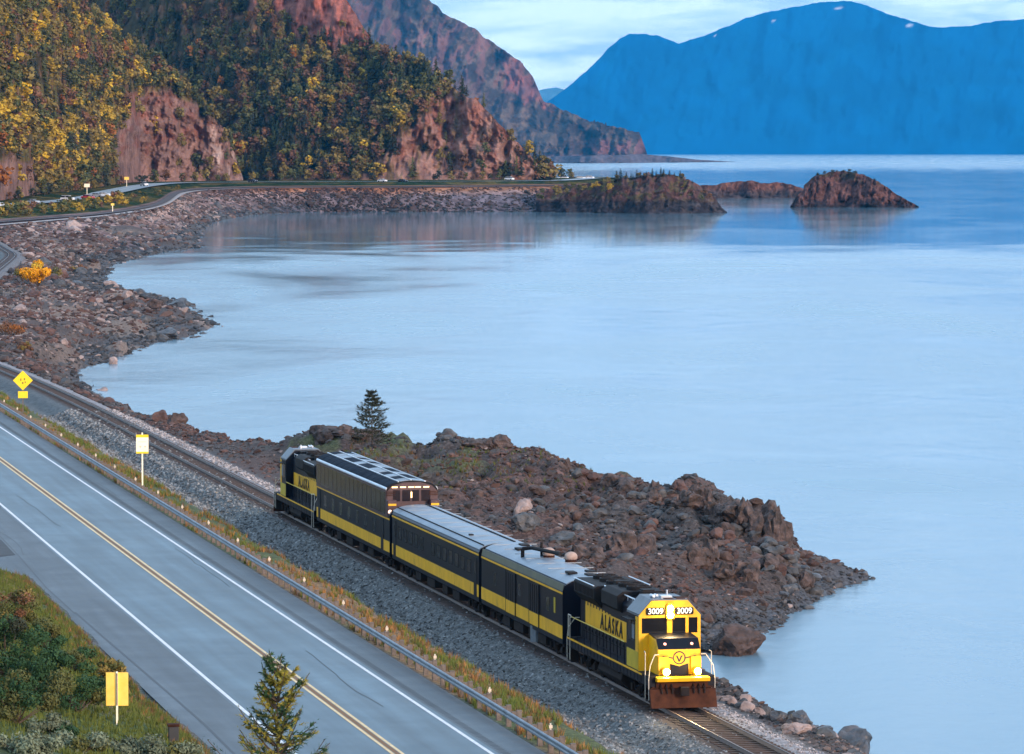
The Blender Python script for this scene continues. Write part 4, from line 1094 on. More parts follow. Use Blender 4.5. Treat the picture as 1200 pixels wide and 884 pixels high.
def make_coach():
    r = empty('passenger_coach'); Ln = 25.8; h = Ln / 2
    mb = MB(); mb.ext(roof_prof(1.53, 3.62, 4.12), -h, h, 'x'); body = mb.build('body', M_navy, r)
    mb = MB(); mb.ext(shell_strip(1.53, 3.62, 4.12, .22, math.pi - .22, .03), -h + .05, h - .05, 'x'); rf = mb.build('roof', M_roof, r)
    mb = MB(); mb.box(-h + .1, h - .1, .42, .50, 4.12, 4.19); mb.box(-h + .1, h - .1, -1.24, -1.21, 3.97, 4.03); mb.build('roof_seam', M_black, rf)
    for k in range(9):
        mb = MB(); mb.box(-h + 1.3 + k * 2.9, -h + 1.33 + k * 2.9, -1.2, 1.2, 4.14, 4.162); mb.build('roof_panel_joint', M_galv, rf)
    mb = MB(); mb.box(7.2, 7.7, -.95, -.75, 4.03, 4.14); mb.build('roof_vent', M_black, rf)
    for s in (-1, 1):
        for k in range(13):
            x = -h + 2.5 + k * 1.72
            if k in (5,): continue
            mb = MB(); mb.box(x - .48, x + .48, *sorted((s * 1.53, s * 1.537)), 2.35, 3.02)
            w = mb.build('window', M_glass, r)
            mb = MB()
            for a, b_, c, d in ((-.53, -.48, 2.30, 3.07), (.48, .53, 2.30, 3.07), (-.48, .48, 2.30, 2.35), (-.48, .48, 3.02, 3.07)):
                mb.box(x + a, x + b_, *sorted((s * 1.53, s * 1.545)), c, d)
            mb.build('window_frame', M_black, w)
        for x in (-h + .85, h - .85):
            mb = MB(); mb.box(x - .4, x + .4, *sorted((s * 1.53, s * 1.556)), 1.22, 3.3); d = mb.build('door', M_navy, r)
            mb = MB(); mb.box(x - .22, x + .22, *sorted((s * 1.556, s * 1.562)), 2.35, 3.05); mb.build('door_window', M_glass, d)
    car_common(r, Ln); return r
def make_baggage():
    r = empty('baggage_car'); Ln = 19.9; h = Ln / 2
    mb = MB(); mb.ext(roof_prof(1.53, 3.55, 4.20), -h, h, 'x'); mb.build('body', M_navy, r)
    mb = MB(); mb.ext(shell_strip(1.53, 3.55, 4.20, .50, math.pi - .5, .03), -h + .05, h - .02, 'x'); rf = mb.build('roof', M_roof, r)
    for s in (-1, 1):
        mb = MB(); mb.ext([(s * 1.533, 3.58), (s * 1.46, 3.90), (s * 1.45, 3.90), (s * 1.52, 3.58)], -h, h, 'x'); mb.build('roof_edge_band', mk('olive_reflection_band', [(.05, .05, .02), (.10, .095, .035)], 1.0, .5, coord='obj') if 'olive_reflection_band' not in MATS else MATS['olive_reflection_band'], r)  # olive tone puts the clerestory's reflection into the colour
        for x0, x1 in ((-3.4, -1.1), (2.4, 4.6)):
            mb = MB(); mb.box(x0, x1, *sorted((s * 1.54, s * 1.58)), 1.2, 3.38); d = mb.build('sliding_door', M_navy, r)
            mb = MB(); mb.box(x0 + .02, x1 - .02, *sorted((s * 1.58, s * 1.588)), 1.24, 1.88)
            mb.build('door_stripe', M_yellow, d)
            mb = MB()
            for x in (x0 - .06, x1 + .0): mb.box(x, x + .06, *sorted((s * 1.54, s * 1.592)), 1.2, 3.38)
            for k in range(4): mb.box(x0 + .3 + k * .5, x0 + .33 + k * .5, *sorted((s * 1.58, s * 1.60)), 1.9, 3.3)
            mb.build('door_frame', M_black, d)
        for x in (-6.4, -.2, 6.6):
            mb = MB(); mb.box(x - .35, x + .35, *sorted((s * 1.53, s * 1.537)), 2.3, 2.95); mb.build('window', M_glass, r)
        mb = MB(); mb.box(8.0, 8.35, *sorted((s * 1.53, s * 1.545)), 2.35, 3.1); mb.build('warning_placard', M_yellowd, r)
        mb = MB(); mb.cyl((2.8, s * 1.3, .35), (2.8, s * 1.3, 1.15), .30, 12); mb.build('tank', M_galv, r)
    for x, y in ((-7.9, .35), (-5.6, -.35), (7.2, .5), (7.5, -.55), (8.9, .1)):
        mb = MB(); mb.box(x - .45, x + .45, y - .22, y + .22, 4.18, 4.30); mb.build('roof_hatch', M_black, rf, bevel=.02)
    for x, y in ((-.9, .15), (1.6, .75)):
        mb = MB(); mb.ball((x, y, 4.46), .34, 14, 8, .8); mb.build('muffler', M_tanp, rf, smooth_=True)
        mb = MB(); mb.cyl((x, y, 4.15), (x, y, 4.34), .30, 12); mb.build('muffler_base', M_rust, rf)
    mb = MB(); mb.tube([(-2.4, -.9, 4.1), (-2.4, -.9, 4.55), (-2.0, -.5, 4.62), (1.6, .2, 4.62)], .10, 8); mb.cyl((-1.5, -.1, 4.2), (-1.5, -.1, 4.95), .07, 8); mb.build('exhaust_pipe', M_black, rf)
    for k in range(7):
        mb = MB(); mb.box(-h + 1.4 + k * 2.7, -h + 1.43 + k * 2.7, -1.15, 1.15, 4.2, 4.236); mb.build('roof_panel_joint', M_galv, rf)
    mb = MB(); mb.box(h, h + .06, -.45, .45, 1.2, 3.3); mb.build('end_door', M_black, r)
    mb = MB(); mb.cyl((h, -.35, 3.72), (h + .05, -.35, 3.72), .14, 10); mb.build('end_lamp', M_silver, r)
    car_common(r, Ln, 3.42); return r
def make_dome():
    r = empty('dome_car'); Ln = 26.6; h = Ln / 2; D0, D1 = -h, h - 1.0
    mb = MB(); mb.ext(roof_prof(1.53, 3.45, 3.9), -h, h, 'x'); mb.build('body', M_navy, r)
    for s in (-1, 1):
        for k in range(7):
            x = -h + 3.4 + k * 3.0
            mb = MB(); mb.box(x - .5, x + .5, *sorted((s * 1.53, s * 1.538)), 2.1, 2.85); mb.build('window', M_glass, r)
        for k, x in enumerate((-h + 1.1, h - 2.4)):
            mb = MB(); mb.box(x - .42, x + .42, *sorted((s * 1.53, s * 1.556)), 1.22, 3.1); mb.build('door', M_black, r)
    mb = MB(); mb.ext([(-1.56, 3.24), (-1.56, 4.86), (1.56, 4.86), (1.56, 3.24)], D0, D1, 'x'); dm = mb.build('upper_deck', M_maroon, r)
    n = 16; st = (D1 - D0 - .6) / n
    for s in (-1, 1):
        for k in range(n):
            x0 = D0 + .3 + k * st
            mb = MB(); mb.box(x0 + .05, x0 + st - .05, *sorted((s * 1.56, s * 1.572)), 3.42, 4.74); mb.build('dome_side_window', M_dome, dm)
    # curved glass roof: panes between silver ribs
    def arc(t, lift=0.0):
        return (-1.56 * math.cos(t) * (1 + lift * .3), 4.86 + .58 * math.sin(t) + lift)
    bands = [(0.02, .26, M_silver, 0.02, 'roof_edge_trim'), (.28, .98, M_roofglass, 0, 'roof_glass'), (1.0, 1.05, M_silver, .04, 'roof_rib'), (1.10, 1.50, M_roofglass, 0, 'roof_glass'),
             (1.52, 1.57, M_silver, .04, 'roof_rib'), (1.62, 2.05, M_roofglass, 0, 'roof_glass'), (2.07, 2.14, M_silver, .04, 'roof_rib'), (2.16, 2.76, M_roofglass, 0, 'roof_glass'), (2.78, 3.12, M_silver, .02, 'roof_edge_trim')]
    core = [(-1.5, 4.80)] + [arc(math.pi * k / 20, -.03) for k in range(21)] + [(1.5, 4.80)]
    mb = MB(); mb.ext(core, D0, D1, 'x'); dr = mb.build('dome_roof', M_black, r)
    for a, b_, m, lf, nm in bands:
        segs_ = 1 if m is M_silver else 14
        for q in range(segs_):
            x0 = D0 + (D1 - D0) * q / segs_ + (0 if segs_ == 1 else .05); x1 = D0 + (D1 - D0) * (q + 1) / segs_ - (0 if segs_ == 1 else .05)
            pr = [arc(a + (b_ - a) * k / 4, lf) for k in range(5)] + [arc(b_ - (b_ - a) * k / 4, -.02) for k in range(5)]
            mm = m
            if nm == 'roof_glass' and 1.05 < a < 2.1: mm = M_roof if (q * 5 + int(a * 10)) % 3 == 0 else (M_galv if (q * 7 + int(a * 9)) % 4 == 0 else m)
            mb = MB(); mb.ext(pr, x0, x1, 'x'); mb.build(nm, mm, dr)
    # near end bulkhead
    mb = MB(); mb.ext([(-1.5, 3.9), (-1.5, 4.80), (-1.2, 5.12), (-.5, 5.32), (.5, 5.32), (1.2, 5.12), (1.5, 4.80), (1.5, 3.9)], D1, D1 + .06, 'x'); eb = mb.build('end_bulkhead', M_maroon, r)
    for y0, y1 in ((-1.15, -.72), (-.6, -.12), (.0, .42), (.55, 1.1)):
        mb = MB(); mb.box(D1 + .06, D1 + .08, y0, y1, 4.2, 4.86); mb.build('end_window', M_dome, eb)
    for y in (-1.05, -.55, -.05, .35, .85):
        mb = MB(); mb.box(D1 + .06, D1 + .10, y - .17, y + .17, 5.0, 5.07); mb.build('ceiling_light', M_warm, eb)
    mb = MB(); mb.box(D1 + .06, D1 + .075, -.08, .06, 4.4, 4.75); mb.build('lit_doorway', M_warm, eb)
    for s in (-1, 1):                                             # end corner posts with rails; glowing discs stand for warm sunset reflections
        y0, y1 = sorted((s * 1.02, s * 1.56))
        mb = MB(); mb.box(D1 - .02, D1 + .55, y0, y1, 3.24, 4.30); cp_ = mb.build('corner_locker', M_maroon, r, bevel=.03)
        mb = MB(); mb.box(D1 + .55, D1 + .60, y0 + .03, y1 - .03, 3.98, 4.10); mb.build('yellow_bar', M_yellow, cp_)
        for k in (-.13, .13):
            mb = MB(); mb.cyl((D1 + .55, (y0 + y1) / 2 + k, 3.62), (D1 + .60, (y0 + y1) / 2 + k, 3.62), .12, 12); mb.build('corner_glint', M_pinkglint, cp_)
        for z in (4.35, 4.45, 4.55): 
            mb = MB(); mb.box(D1 + .04, D1 + .12, y0, y1, z + .2, z + .235); mb.build('grab_bar', M_rust, cp_)
    car_common(r, Ln, 3.16); return r

loco = make_loco()
allch = {}
for c in bpy.data.objects:
    if c.parent: allch.setdefault(c.parent, []).append(c)
loco2 = copy_tree(loco, None, allch)
loco.location = along(9.15); loco.rotation_euler = (0, 0, HEAD)
loco2.location = along(102.5); loco2.rotation_euler = (0, 0, HEAD + math.pi)
setp(loco, 'yellow and navy diesel locomotive leading the train with its headlights lit', 'locomotive', 'diesel locomotives of the train')
setp(loco2, 'rearmost locomotive of the train, facing away behind the tall dome car', 'locomotive', 'diesel locomotives of the train')
bag = make_baggage(); bag.location = along(28.6); bag.rotation_euler = (0, 0, HEAD)
setp(bag, 'short navy baggage car with two tan domes on its roof behind the lit locomotive', 'train car')
coach = make_coach(); coach.location = along(52.2); coach.rotation_euler = (0, 0, HEAD)
setp(coach, 'low navy passenger coach with plain silver roof between the dome car and the baggage car', 'train car')
dome = make_dome(); dome.location = along(79.3); dome.rotation_euler = (0, 0, HEAD)
setp(dome, 'tall two-storey dome car with glass and silver roof and a maroon end', 'train car')
for o_, e_ in (((-.72), 120), (.72, 120), (0, 260)):           # the lit lamps of the front locomotive
    li = bpy.data.lights.new('headlamp', 'SPOT'); li.energy = e_ * .8; li.color = (1, .75, .42); li.spot_size = math.radians(95); li.spot_blend = .8; li.shadow_soft_size = .12
    lo = bpy.data.objects.new('headlamp', li); COL.objects.link(lo); lo.parent = loco
    lo.location = (8.55, o_, 1.68) if o_ else (6.35, 0, 4.13)
    lo.rotation_euler = (math.radians(68), 0, -math.pi / 2)

for y_ in (-.72, .72, 0):
    li = bpy.data.lights.new('lamp_glow', 'POINT'); li.energy = 40 if y_ else 24; li.color = (1, .66, .30); li.shadow_soft_size = .14
    lo = bpy.data.objects.new('lamp_glow', li); COL.objects.link(lo); lo.parent = loco; lo.location = (8.70, y_, 1.72) if y_ else (6.50, 0, 4.13)

# ------------------------------------------------------------------ the railway: rails, sleepers, ballast
rw = setp(empty('railway_track', (0, 0, 0)), kind='structure')
yy = np.concatenate([np.arange(150, 520, 6.0), np.arange(520, 1480, 10.0)])
for s in (-1, 1):
    mb = MB(); ring = [(-.07, -.155), (.07, -.155), (.03, -.03), (.037, 0), (-.037, 0), (-.03, -.03)]
    vs = []
    for y in yy:
        d = np.array([xt(y + 1) - xt(y - 1), 2.0]); d /= np.linalg.norm(d); nx = np.array([d[1], -d[0]])
        for a, z in ring: vs.append((xt(y) + nx[0] * (s * .7525 + a), y + nx[1] * (s * .7525 + a), zt(y) + z))
    n = 6; fs = [(i * n + j, i * n + (j + 1) % n, (i + 1) * n + (j + 1) % n, (i + 1) * n + j) for i in range(len(yy) - 1) for j in range(n)]
    mb.add(vs, fs); mb.build('rail', M_rail, rw)
SL = MB(); SL.box(-1.28, 1.28, -.11, .11, -.24, -.155); slm = SL.mesh('sleeper', M_sleeper)
hd_ = math.atan2(TD.y, TD.x) - math.pi / 2
cnt = 0; slP = []
y = 176.0
while y < 700:
    if 206 < y < 296: y += .56; continue
    p = (float(xt(y)), y, float(zt(y)) + random.uniform(-.006, .006))
    d = math.atan2(2.0, float(xt(y + 1) - xt(y - 1))) - math.pi / 2
    if cnt < 295: link('sleeper', slm, rw, p, (0, 0, d + random.uniform(-.01, .01))); cnt += 1
    else: slP.append((p, d))
    y += .56
P = np.array([p for p, d in slP]); R = np.array([(0, 0, d) for p, d in slP])
so = scatter_join('sleeper', [mesh_arrays(slm)], P, R, np.ones((len(P), 3)), np.zeros(len(P), int), [M_sleeper]); so.parent = rw; so['kind'] = 'stuff'
# ballast stones
bm = bmesh.new()
def rock_proto(n, seed, flat=.75):
    rnd = random.Random(seed); bm = bmesh.new()
    for k in range(n):
        v = Vector((rnd.gauss(0, 1), rnd.gauss(0, 1), rnd.gauss(0, 1))).normalized()
        bm.verts.new((v.x * rnd.uniform(.8, 1.1), v.y * rnd.uniform(.7, 1), v.z * flat * rnd.uniform(.8, 1.05)))
    bmesh.ops.convex_hull(bm, input=bm.verts)
    bmesh.ops.delete(bm, geom=[v for v in bm.verts if not v.link_faces], context='VERTS')
    me = bpy.data.meshes.new('rock'); bm.to_mesh(me); bm.free(); return me
stone_protos = [mesh_arrays(rock_proto(9, 100 + k)) for k in range(5)]
rock_protos = [mesh_arrays(rock_proto(15 + k % 4, 200 + k, .62 + .06 * (k % 4))) for k in range(12)]
N = 42000
o_ = RNG.uniform(-8.2, 3.6, N); y = 170 + (RNG.random(N) ** 1.3) * 260
keep = (np.abs(o_) > 1.6) | (RNG.random(N) < .15); o_, y = o_[keep], y[keep]
x = xt(y) + o_ * 1.022; z = gz(x, y)
sz = RNG.uniform(.03, .085, len(x)) * (1 + .0042 * (y - 170)); sz = np.where((o_ < -2.5), sz * 1.25, sz)
light = smooth(1.3, 1.7, o_)
cc = lerp(np.broadcast_to(hc(.17, .18, .185), (len(x), 3)), np.broadcast_to(hc(.27, .25, .25), (len(x), 3)), light) * RNG.uniform(.35, 1.7, (len(x), 1))
bl = scatter_join('ballast', stone_protos, np.stack([x, y, z], 1), RNG.uniform(0, 6.28, (len(x), 3)), np.stack([sz] * 3, 1) * RNG.uniform(.8, 1.4, (len(x), 3)), RNG.integers(0, 5, len(x)), [M_rock_attr], cc)
setp(bl, 'grey crushed stone ballast beside the rails', 'ballast', kind='stuff')
def PG(u, v, y0=140.0, y1=1480.0):
    "where the line of sight through a pixel meets the near ground"
    r = ray(u, v); ys = np.arange(y0, y1, .5 if y1 < 600 else 1.0); X = r[0] / r[1] * ys; Z = CAMH + r[2] / r[1] * ys
    h = np.maximum(gz(X, ys), WATER); k = np.argmax(h >= Z)
    return Vector((X[k], ys[k], h[k]))
# ------------------------------------------------------------------ the near highway
def RP(s, lat, dz=0.0):
    "road point: s = distance y ahead, lat = metres to the side of the track centre line (perpendicular)"
    return (float(xt(s)) + lat * 1.0216, s, ROAD_Z + dz)
def strip(name, lat0, lat1, y0, y1, mat, dz, step=6.0):
    ys = np.arange(y0, y1 + .01, step) if y1 - y0 > step else np.array([y0, y1])
    mb = MB(); vs = []
    for y in ys: vs += [RP(y, lat0, dz), RP(y, lat1, dz)]
    mb.add(vs, [(2 * i, 2 * i + 1, 2 * i + 3, 2 * i + 2) for i in range(len(ys) - 1)])
    return mb.build(name, mat)
def flat(name, pts, mat, dz, kind='structure'):
    mb = MB(); mb.add([(p[0], p[1], ROAD_Z + dz) for p in pts], [tuple(range(len(pts)))]); return setp(mb.build(name, mat), kind=kind)
setp(strip('road', -25.1, -12.85, 142, 640, M_asphalt, .012), kind='structure')
setp(strip('road_shoulder', -25.12, -22.25, 142, 640, M_asphalt2, .016), kind='structure')
setp(strip('road_shoulder', -14.55, -12.86, 142, 640, M_asphalt2, .016), kind='structure')
for nm, a, w, m in (('edge_line', -14.83, .16, M_white), ('edge_line', -22.05, .17, M_white), ('centre_line', -18.47, .13, M_yellowline), ('centre_line', -18.10, .13, M_yellowline)):
    setp(strip(nm, a - w / 2, a + w / 2, 142, 640, m, .024), kind='structure')
setp(strip('centre_strip', -18.37, -18.20, 142, 640, M_tan, .020), kind='structure')
# side road mouth on the left with its darker patch, and tar seams
a = [PZ(-60, 655, 2.4), PZ(0, 648, 2.4), PZ(30, 657, 2.4), PZ(52, 684, 2.4), PZ(0, 680, 2.4), PZ(-60, 684, 2.4)]
flat('side_road', a, M_asphalt2, .008)
flat('dark_patch', [PZ(-20, 622, 2.4), PZ(2, 634, 2.4), PZ(18, 651, 2.4), PZ(-20, 655, 2.4)], M_patch, .028)
def seam(pts, w):
    P = [PZ(u, v, 2.4) for u, v in pts]; o = ribbon('tar_seam', [(p.x, p.y, ROAD_Z) for p in P], w, M_seam, .021); setp(o, kind='structure')
seam([(88, 718), (115, 742), (150, 772), (200, 815), (240, 850), (262, 872), (285, 895)], .12)
seam([(-10, 618), (4, 633), (22, 652), (55, 690), (88, 720)], .07)
seam([(-10, 652), (22, 650)], .08)
seam([(20, 500), (60, 535), (90, 555)], .05)
rc = random.Random(77)
for k_ in range(16):                                                            # fine cracks in the asphalt
    y0_, la_ = rc.uniform(165, 330), rc.uniform(-24.5, -14); pts_ = []
    along_ = k_ % 2
    for q_ in range(9):
        pts_.append((float(xt(y0_)) + la_ * 1.0216, y0_, ROAD_Z)); y0_ += rc.uniform(1.5, 4) if along_ else rc.uniform(-.25, .35); la_ += rc.uniform(-.15, .15) if along_ else rc.uniform(.2, .45)
    setp(ribbon('crack', pts_, .045, M_seam, .022), kind='structure')
RS = MB()
for s0 in np.arange(150, 420, .38):                                              # rumble strip grooves outside the right line
    x0, y0, z0 = RP(s0, -14.45, .02); x1, _, _ = RP(s0, -14.15, .02)
    RS.add([(x0, y0, z0), (x1, y0, z0), (x1, y0 + .15, z0), (x0, y0 + .15, z0)], [(0, 1, 2, 3)])
setp(RS.build('rumble_strip', M_patch), kind='structure')

# ------------------------------------------------------------------ guardrail: beam, posts, reflectors
gr = setp(empty('guardrail', RP(230, -12.75)), 'long galvanised guardrail on wooden posts between the highway and the railway', 'guardrail')
gx, gy, gz0 = gr.location
LATG = -12.80
prof = [(0, .42), (-.055, .46), (-.055, .52), (0, .57), (-.055, .62), (-.055, .69), (0, .73), (.012, .73), (-.04, .69), (-.04, .62), (.012, .57), (-.04, .52), (-.04, .46), (.012, .42)]
ysg = np.arange(150, 520, 3.81)
for i in range(len(ysg) - 1):
    mb = MB(); vs = []
    for y in (ysg[i], ysg[i + 1] + .25):
        for a, z in prof:
            x_, y_, z_ = RP(y, LATG + a + (.006 if (y != ysg[i]) else 0), 0); vs.append((x_ - gx, y_ - gy, z_ + z - gz0))
    n = len(prof); mb.add(vs, [(j, (j + 1) % n, (j + 1) % n + n, j + n) for j in range(n)])
    mb.build('beam', M_galv, gr)
pm = MB(); pm.box(-.10, .10, -.08, .08, -.5, .80); postm = pm.mesh('post', M_wood)
bm_ = MB(); bm_.box(-.10, .10, -.07, .07, -.18, .18); blockm = bm_.mesh('block', M_wood)
rf_ = MB(); rf_.box(-.065, .065, -.01, .01, 0, .12); reflm = rf_.mesh('reflector', M_refl)
st_ = MB(); st_.box(-.03, .03, -.012, .012, -.1, .3); stm = st_.mesh('reflector_stem', M_whitep)
k = 0; y = 151.0
while y < 515:
    x_, y_, z_ = RP(y, LATG + .34, 0)
    p = link('post', postm, gr, (x_ - gx, y_ - gy, z_ - gz0 + random.uniform(-.02, .02)), (random.uniform(-.02, .02), random.uniform(-.02, .02), hd_))
    link('block', blockm, p, (-.21, 0, .57))
    if k % 6 == 2:
        link('reflector', reflm, p, (0, -.09, .86)); link('reflector_stem', stm, p, (0, -.05, .75))
    y += 1.905; k += 1

# ------------------------------------------------------------------ signs beside the near highway
def sign_at(u, v, z): 
    p = PZ(u, v, z); return p
def diamond_sign():
    p = sign_at(27, 484, 2.2); r = empty('warning_sign', p, .05)
    mb = MB(); mb.box(-.05, .05, -.03, .03, -.3, 3.1); mb.build('post', M_wood, r)
    mb = MB(); q = .86; c = 2.82
    mb.ext([(0, c - q), (q, c), (0, c + q), (-q, c)], -.06, -.035, 'y'); pl = mb.build('diamond_plate', M_signy, r, bevel=.01)
    mb = MB(); 
    for a, b_ in (((-.22, 2.78), (-.12, 3.0)), ((.08, 2.84), (.2, 3.02)), ((-.08, 2.52), (.06, 2.68)), ((.16, 2.6), (.26, 2.74))): mb.box(a[0], b_[0], -.066, -.061, a[1], b_[1])
    mb.build('pictogram', M_ink, pl)
    mb = MB(); mb.box(-.42, .42, -.06, -.035, 1.28, 1.88); mb.build('plaque', M_signy, r, bevel=.01)
    setp(r, 'yellow diamond warning sign with a small plaque below, beyond the guardrail at far left', 'road sign')
diamond_sign()
def cream_sign():
    p = sign_at(167, 571, 2.2); r = empty('road_sign', p, .02)
    mb = MB(); mb.box(-.05, .05, -.03, .03, -.4, 3.7); mb.build('post', M_signw, r)
    mb = MB(); mb.box(-.42, .42, -.06, -.035, 2.28, 3.56); pl = mb.build('panel', M_signw, r, bevel=.008)
    mb = MB(); mb.box(-.42, .42, -.068, -.061, 3.38, 3.56); mb.build('header_band', M_signy, pl)
    mb = MB(); mb.box(-.42, .42, -.068, -.061, 2.28, 2.40); mb.build('footer_band', M_signy, pl)
    mb = MB()
    for x in (-.2, .12): mb.box(x, x + .14, -.066, -.061, 2.74, 2.80); mb.box(x + .04, x + .09, -.066, -.061, 2.64, 2.74)
    mb.box(-.28, .26, -.066, -.061, 3.06, 3.09); mb.build('faint_lettering', mk('faint_tan_ink', [(.75, .58, .38)], rough=.6), pl)
    setp(r, 'cream rectangular sign with yellow bands on a thin post beyond the guardrail', 'road sign')
cream_sign()
def back_sign():
    p = PG(137.3, 853); r = empty('road_sign', p, 0)
    mb = MB(); mb.box(-.035, .035, -.04, .03, -.3, 2.02); mb.build('post', M_signw, r)
    for s in (-1, 1):
        mb = MB(); mb.box(*sorted((s * .025, s * .42)), .03, .055, .72, 1.98); mb.build('panel', M_signo, r, bevel=.02)
    mb = MB(); mb.box(-.024, .024, -.045, -.041, .74, 1.96); mb.build('post_strap', M_wood, r)
    setp(r, 'orange yellow two-panel sign on a short post in the grass at lower left', 'road sign')
back_sign()
def stump():
    p = PG(203, 872); r = empty('utility_post', p, .2)
    mb = MB(); mb.ext([(-.19, -.17), (.19, -.19), (.2, .16), (-.17, .19)], -.3, .62, 'z'); mb.build('post', M_patch, r, bevel=.03)
    mb = MB(); mb.ext([(-.22, -.20), (.22, -.22), (.23, .19), (-.20, .22)], .62, .72, 'z'); mb.build('cap', M_rust, r, bevel=.02)
    setp(r, 'short dark post with a reddish cap in the grass beside the road shoulder', 'post')
stump()
def small_marker(u, v, z, label):
    p = sign_at(u, v, z); mb = MB(); mb.box(-.05, .05, -.02, .02, -.3, 1.0); mb.box(-.06, .06, -.03, -.02, .7, .95)
    r = empty('marker_post', p); mb.build('stake', M_galv, r); setp(r, label, 'marker post', 'marker posts along the track')
small_marker(268.5, 625, 0.2, 'thin grey marker stake in the verge left of the rear locomotive')
small_marker(600, 858, -.6, 'thin grey marker stake in the verge near the bottom of the picture')

# ------------------------------------------------------------------ far signs and cars along the distant highway
def far_sign(u, vtop, vbase, z, w, label, mat=None):
    p = PZ(u, vbase, z); m = p.y / FPX; h = (vbase - vtop) * m; r = empty('road_sign', p)
    mb = MB(); mb.box(-.12, .12, -.1, .1, -.6, h); mb.build('post', M_signw, r)
    mb = MB(); mb.box(-w * m / 2, w * m / 2, -.2, -.1, h - .62 * w * m, h); mb.build('panel', mat or M_signw, r)
    setp(r, label, 'road sign')
far_sign(102, 215.5, 228, 6.2, 6.5, 'pale road sign beside the distant highway above the red car')
far_sign(148.5, 207.5, 219, 7.4, 5.5, 'pale yellow road sign at the foot of the bluff by the distant highway', M_signo)
far_sign(132, 238.5, 247, 4.2, 4.0, 'small yellow marker in the bushes beside the distant railway', M_signo)
def car_proto(name, paint, tall=False, kind='car'):
    r = empty(name); H = 1.75 if tall else 1.42
    mb = MB(); mb.ext([(-2.25, .30), (-2.3, .62), (-2.2, .95), (-1.0, 1.02), (1.5, 1.0), (2.2, .95), (2.28, .6), (2.2, .30)] if not tall else
                      [(-2.3, .35), (-2.35, .8), (-2.25, 1.08), (-1.0, 1.15), (1.9, 1.12), (2.3, 1.05), (2.35, .7), (2.3, .35)], -.9, .9, 'y')
    mb.build('body', paint, r, bevel=.08)
    mb = MB(); b0, b1 = (-1.5, 2.1) if tall else (-1.1, 1.7)
    mb.ext([(b0, 1.0), (b0 + .55, H - .05), (b1 - .3, H - .05), (b1, 1.0)], -.76, .76, 'y'); g_ = mb.build('cabin_glass', M_glass, r, bevel=.05)
    mb = MB(); mb.box(b0 + .5, b1 - .25, -.74, .74, H - .06, H + .02)
    for s in (-1, 1): mb.box((b0 + b1) / 2 - .05, (b0 + b1) / 2 + .05, *sorted((s * .74, s * .80)), 1.0, H)
    mb.build('roof', paint, r, bevel=.03)
    wm = MB(); wm.cyl((0, -.12, 0), (0, .12, 0), .33, 14); wm = wm.mesh('wheel', M_black)
    for x in (-1.4, 1.4):
        for y in (-.82, .82): link('wheel', wm, r, (x, y, .33))
    for y in (-.6, .6):
        mb = MB(); mb.box(-2.33, -2.26, y - .18, y + .18, .66, .82); mb.build('headlight', M_silver, r)
    return r
P_w = mk('white_car_paint', [(.75, .76, .78)], rough=.35); P_r = mk('red_car_paint', [(.38, .03, .04)], rough=.35); P_s = mk('silver_car_paint', [(.5, .52, .55)], rough=.3, metal=.4); P_d = mk('dark_car_paint', [(.03, .035, .05)], rough=.3)
protos_c = {('w', 0): P_w, ('r', 0): P_r, ('s', 0): P_s, ('d', 0): P_d, ('w', 1): P_w, ('d', 1): P_d}
CH = {}
spots = [('w', 0, 3, 243.5, 5.2, 1.0, 'white car at the left edge on the distant highway'),
         ('s', 0, 39, 239.5, 5.5, .6, 'silver car parked below the striped rock bluff at far left'),
         ('w', 1, 79, 236.2, 5.9, .8, 'white van leading the row where the distant highway opens out'),
         ('r', 0, 103, 234.0, 6.0, .9, 'red car on the distant highway below the pale sign'),
         ('w', 0, 122, 230.8, 6.2, .9, 'white car just right of the red car on the distant highway'),
         ('s', 0, 114, 231.8, 6.1, .9, 'small silver car between the red car and the white car'),
         ('w', 1, 169, 218.6, 7.6, .3, 'white van below the rock bluff where the highway bends'),
         ('d', 0, 296, 214.0, 8.2, .1, 'small dark car on the distant highway below the dark forest'),
         ('w', 0, 448, 213.8, 8.2, .1, 'white car at the foot of the pink rock cliff'),
         ('d', 0, 472, 214.0, 8.2, .1, 'dark car right of the white car under the pink cliff'),
         ('w', 1, 597, 211.8, 8.4, .1, 'white camper van under the right end of the cliff'),
         ('w', 0, 634, 210.8, 8.0, .3, 'white car at the tip of the cliff'),
         ('s', 0, 650, 210.6, 7.4, .3, 'silver car leftmost in the parking area behind the peninsula'),
         ('w', 1, 661, 210.4, 7.4, .3, 'white van second from the left in the parking area'),
         ('d', 0, 671, 210.2, 7.4, .3, 'dark car in the middle of the parking area'),
         ('w', 0, 680, 210.0, 7.4, .3, 'white car right of the dark car in the parking area'),
         ('w', 1, 691, 210.0, 7.4, .3, 'white van rightmost in the parking area')]
made = {}
for c_, t_, u, v, z, a, lab in spots:
    key = (c_, t_)
    if key not in made:
        o = car_proto('parked_van' if t_ else 'parked_car', protos_c[key], bool(t_)); made[key] = (o, kids(o))
    else:
        src, ch = made[key]; o = src.copy(); COL.objects.link(o)
        for k_ in ch: q = k_.copy(); COL.objects.link(q); q.parent = o
    p = PZ(u, v, z); o.location = (p.x, p.y, p.z + .15); o.rotation_euler = (0, 0, math.pi / 2 + a + (.8 if u > 200 else .2)); o.scale = (1.15,) * 3
    for k_ in ('label', 'category', 'group'):
        if k_ in o: del o[k_]
    setp(o, lab, 'van' if t_ else 'car', 'vehicles on the distant highway')
